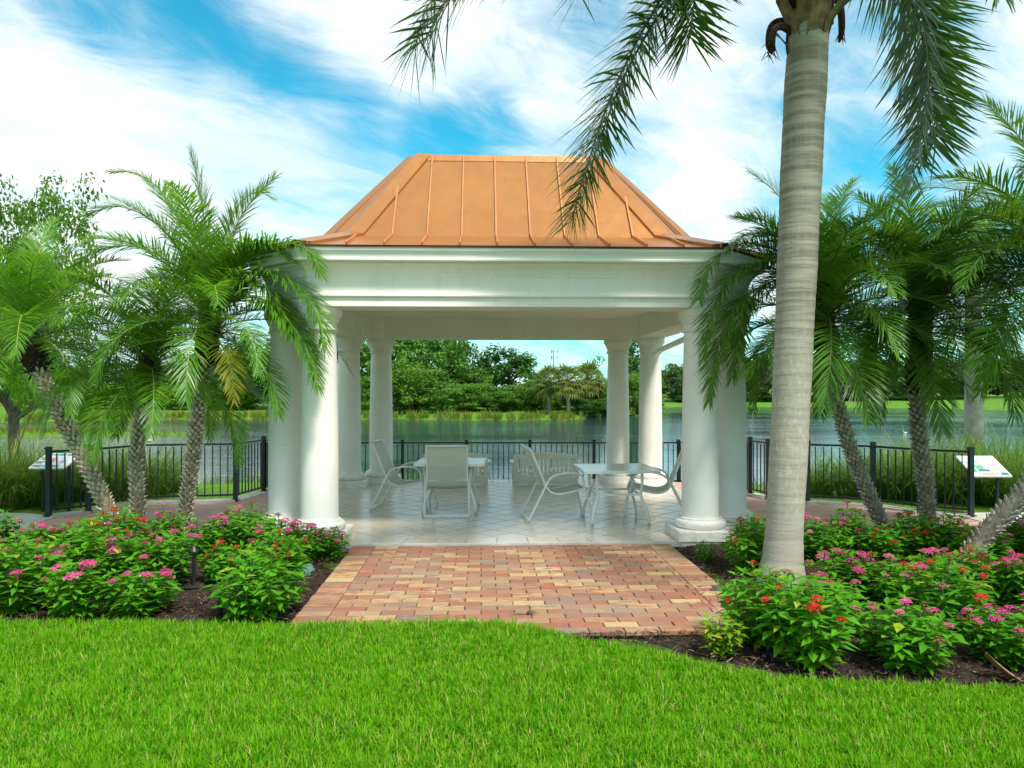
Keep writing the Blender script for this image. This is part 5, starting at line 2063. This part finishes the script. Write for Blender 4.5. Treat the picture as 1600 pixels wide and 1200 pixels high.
MB().tube(smooth_poly([top * .9, top * .5 + Vector((-.08, 0, 0)), Vector((q.x, q.y, .05)), Vector((q.x - .1, q.y + .05, .02))], 5), .004, 6).build('drip_tube', M['black'], hp)
for k, (px, py, hpx, lab) in enumerate([(303, 912, 48, 'black bed light post among the left shrubs near the pipe'), (394, 893, 42, 'black bed light post among the left shrubs nearer the pavilion')]):
    p = gnd(px, py, 0)
    h = hpx / F * ((EYE) * F / (py - HY))
    t = thing('bed_light', lab, 'light', p, group='bed lights')
    MB().tube([(0, 0, -.05), (0, 0, h)], .016, 8).build('post', M['black'], t)
    MB().lathe([(.022, h), (.045, h + .005), (.045, h + .02), (.018, h + .06)], 14).build('head', M['black'], t)
p = gnd(1562, 1056, 0)
dl = MB()
for i in range(7):
    u = i / 6
    for s in (-1, 0, 1):
        wv_ = .065 * math.sin(math.pi * min(.97, u * .9 + .08))
        dl.v.append((s * wv_, (u - .5) * .24, .012 + .03 * abs(s) + .05 * u * u))
dl.add([], [])
for i in range(6):
    for s in range(2):
        a = i * 3 + s
        dl.f.append((a, a + 1, a + 4, a + 3))
        dl.m.append(0)
o = dl.build('dry_leaf', simple('dry_tan_leaf', (.36, .20, .10), (.22, .12, .06), .8, 14), None, p, smooth=True)
o.rotation_euler = (.45, .15, R(62))
tag(o, 'large dry tan leaf lying at the mulch edge on the right', 'leaf')
p = gnd(822, 961, 0)
tf = MB()
rg2 = random.Random(17)
for k in range(26):
    a = rg2.gauss(.25, .35)
    L_ = rg2.uniform(.05, .13)
    tf.tube([(0, 0, .01), (math.cos(a) * L_ * .5, math.sin(a) * L_ * .5, rg2.uniform(.02, .05)), (math.cos(a) * L_, math.sin(a) * L_, rg2.uniform(.0, .04))], [.003, .003, .001], 4)
for k in range(8):
    a = 3.1 + rg2.gauss(0, .15)
    L_ = rg2.uniform(.1, .2)
    tf.tube([(0, 0, .01), (math.cos(a) * L_, math.sin(a) * L_, .015)], [.004, .001], 4)
o = tf.build('dry_sprig', M['sheath'], None, (p.x, p.y, .002))
o.scale = (.8, .8, .7)
tag(o, 'small dry brown palm sprig lying at the front edge of the bricks', 'sprig')

# ------------------------------------------------------------------ mulch chips and lawn blades (uncountable)
rg = np.random.default_rng(12)
n = 70000
x = rg.uniform(-6.5, 7.5, n)
y = rg.uniform(4.3, 9.9, n)
k = (y > lawn_y(x) - .03)
inpath = (x > PX0 - .01) & (x < PX1 + .01) & (y > PY0 + .02)
spill = (x > PX1 - .30) & (x < PX1 + .01) & (y < 7.2) & (rg.uniform(0, 1, n) < .12)
k &= (~inpath | spill)
k &= ~((np.abs(x - PCX) < 3.2) & (y > PCY - 3.2))
dcam = y * math.cos(TH) + x * math.sin(TH)
xc = x * math.cos(TH) - y * math.sin(TH)
k &= np.abs(xc) < .72 * dcam + .3
x, y, spill = x[k], y[k], spill[k]
n = len(x)
az = rg.uniform(0, 6.283, n)
Ls = rg.gamma(3, .012, n) + .012
Ws = rg.uniform(.004, .012, n)
tl = rg.normal(0, .30, n)
D = np.stack([np.cos(az) * np.cos(tl), np.sin(az) * np.cos(tl), np.sin(tl)], 1)
rl = rg.normal(0, .5, n)
S = norm(np.stack([-np.sin(az) * np.cos(rl), np.cos(az) * np.cos(rl), np.sin(rl)], 1))
zb = np.where(inpath[k], .004, -.015) + rg.uniform(-.005, .022, n)
P = np.stack([x, y, zb], 1)
U_ = norm(np.cross(D, S))
v = np.stack([P - D * Ls[:, None] / 2 - S * Ws[:, None] / 2, P + D * Ls[:, None] / 2 - S * Ws[:, None] * .35, P + D * Ls[:, None] / 2 + S * Ws[:, None] * .3, P - D * Ls[:, None] / 2 + S * Ws[:, None] / 2,
              P + U_ * .004], 1).reshape(-1, 3)
f = (np.arange(n)[:, None, None] * 5 + np.array([[0, 1, 4], [1, 2, 4], [2, 3, 4], [3, 0, 4]])[None]).reshape(-1, 3)
tag(obj('bark_chips', np_mesh('bark_chips', v, [f], M['chip'])), 'loose dark bark chips covering the planting beds', 'mulch', kind='stuff')

n = 300000
dd = 3.0 + 3.4 * rg.uniform(0, 1, n) ** .85
xc = rg.uniform(-1, 1, n) * (.70 * dd + .35)
x = xc * math.cos(TH) + dd * math.sin(TH)
y = -xc * math.sin(TH) + dd * math.cos(TH)
k = y < lawn_y(x) + .015 * np.sin(x * 23) + .01 * np.sin(x * 61) + rg.normal(0, .018, n)
x, y = x[k], y[k]
n = len(x)
patch = .5 + .5 * np.sin(x * 2.3 + 1.2 * np.sin(y * 1.9)) * np.sin(y * 2.9 + 1.4 * np.sin(x * 1.6))
clump = .5 + .5 * np.sin(x * 17 + 3 * np.sin(y * 9)) * np.sin(y * 21 + 3 * np.sin(x * 8))
h = (.030 + .034 * rg.uniform(0, 1, n) + .030 * clump) * (.8 + .4 * patch)
h[rg.uniform(0, 1, n) < .03] *= 1.5
wd = rg.uniform(.0038, .0085, n)
lean = np.abs(rg.normal(.25, .36, n))
az = rg.uniform(0, 6.283, n) + .0
bend = rg.uniform(.05, .8, n)
dx = np.stack([np.cos(az), np.sin(az), np.zeros(n)], 1)
sx_ = np.stack([-np.sin(az), np.cos(az), np.zeros(n)], 1)
P0 = np.stack([x, y, np.full(n, -.022)], 1)
d1 = dx * np.sin(lean)[:, None] + np.array([0, 0, 1.0]) * np.cos(lean)[:, None]
P1 = P0 + d1 * (h * .55)[:, None]
d2 = dx * np.sin(lean + bend)[:, None] + np.array([0, 0, 1.0]) * np.cos(lean + bend)[:, None]
P2 = P1 + d2 * (h * .55)[:, None]
v = np.stack([P0 - sx_ * (wd * .4)[:, None], P0 + sx_ * (wd * .4)[:, None], P1 - sx_ * (wd * .5)[:, None], P1 + sx_ * (wd * .5)[:, None], P2], 1).reshape(-1, 3)
o_ = np.arange(n)[:, None] * 5
tag(obj('lawn_grass', np_mesh('lawn_grass', v, [o_ + np.array([[0, 1, 3, 2]]), o_ + np.array([[2, 3, 4]])], M['blade'])), 'bright green coarse lawn in the foreground', 'grass', kind='stuff')
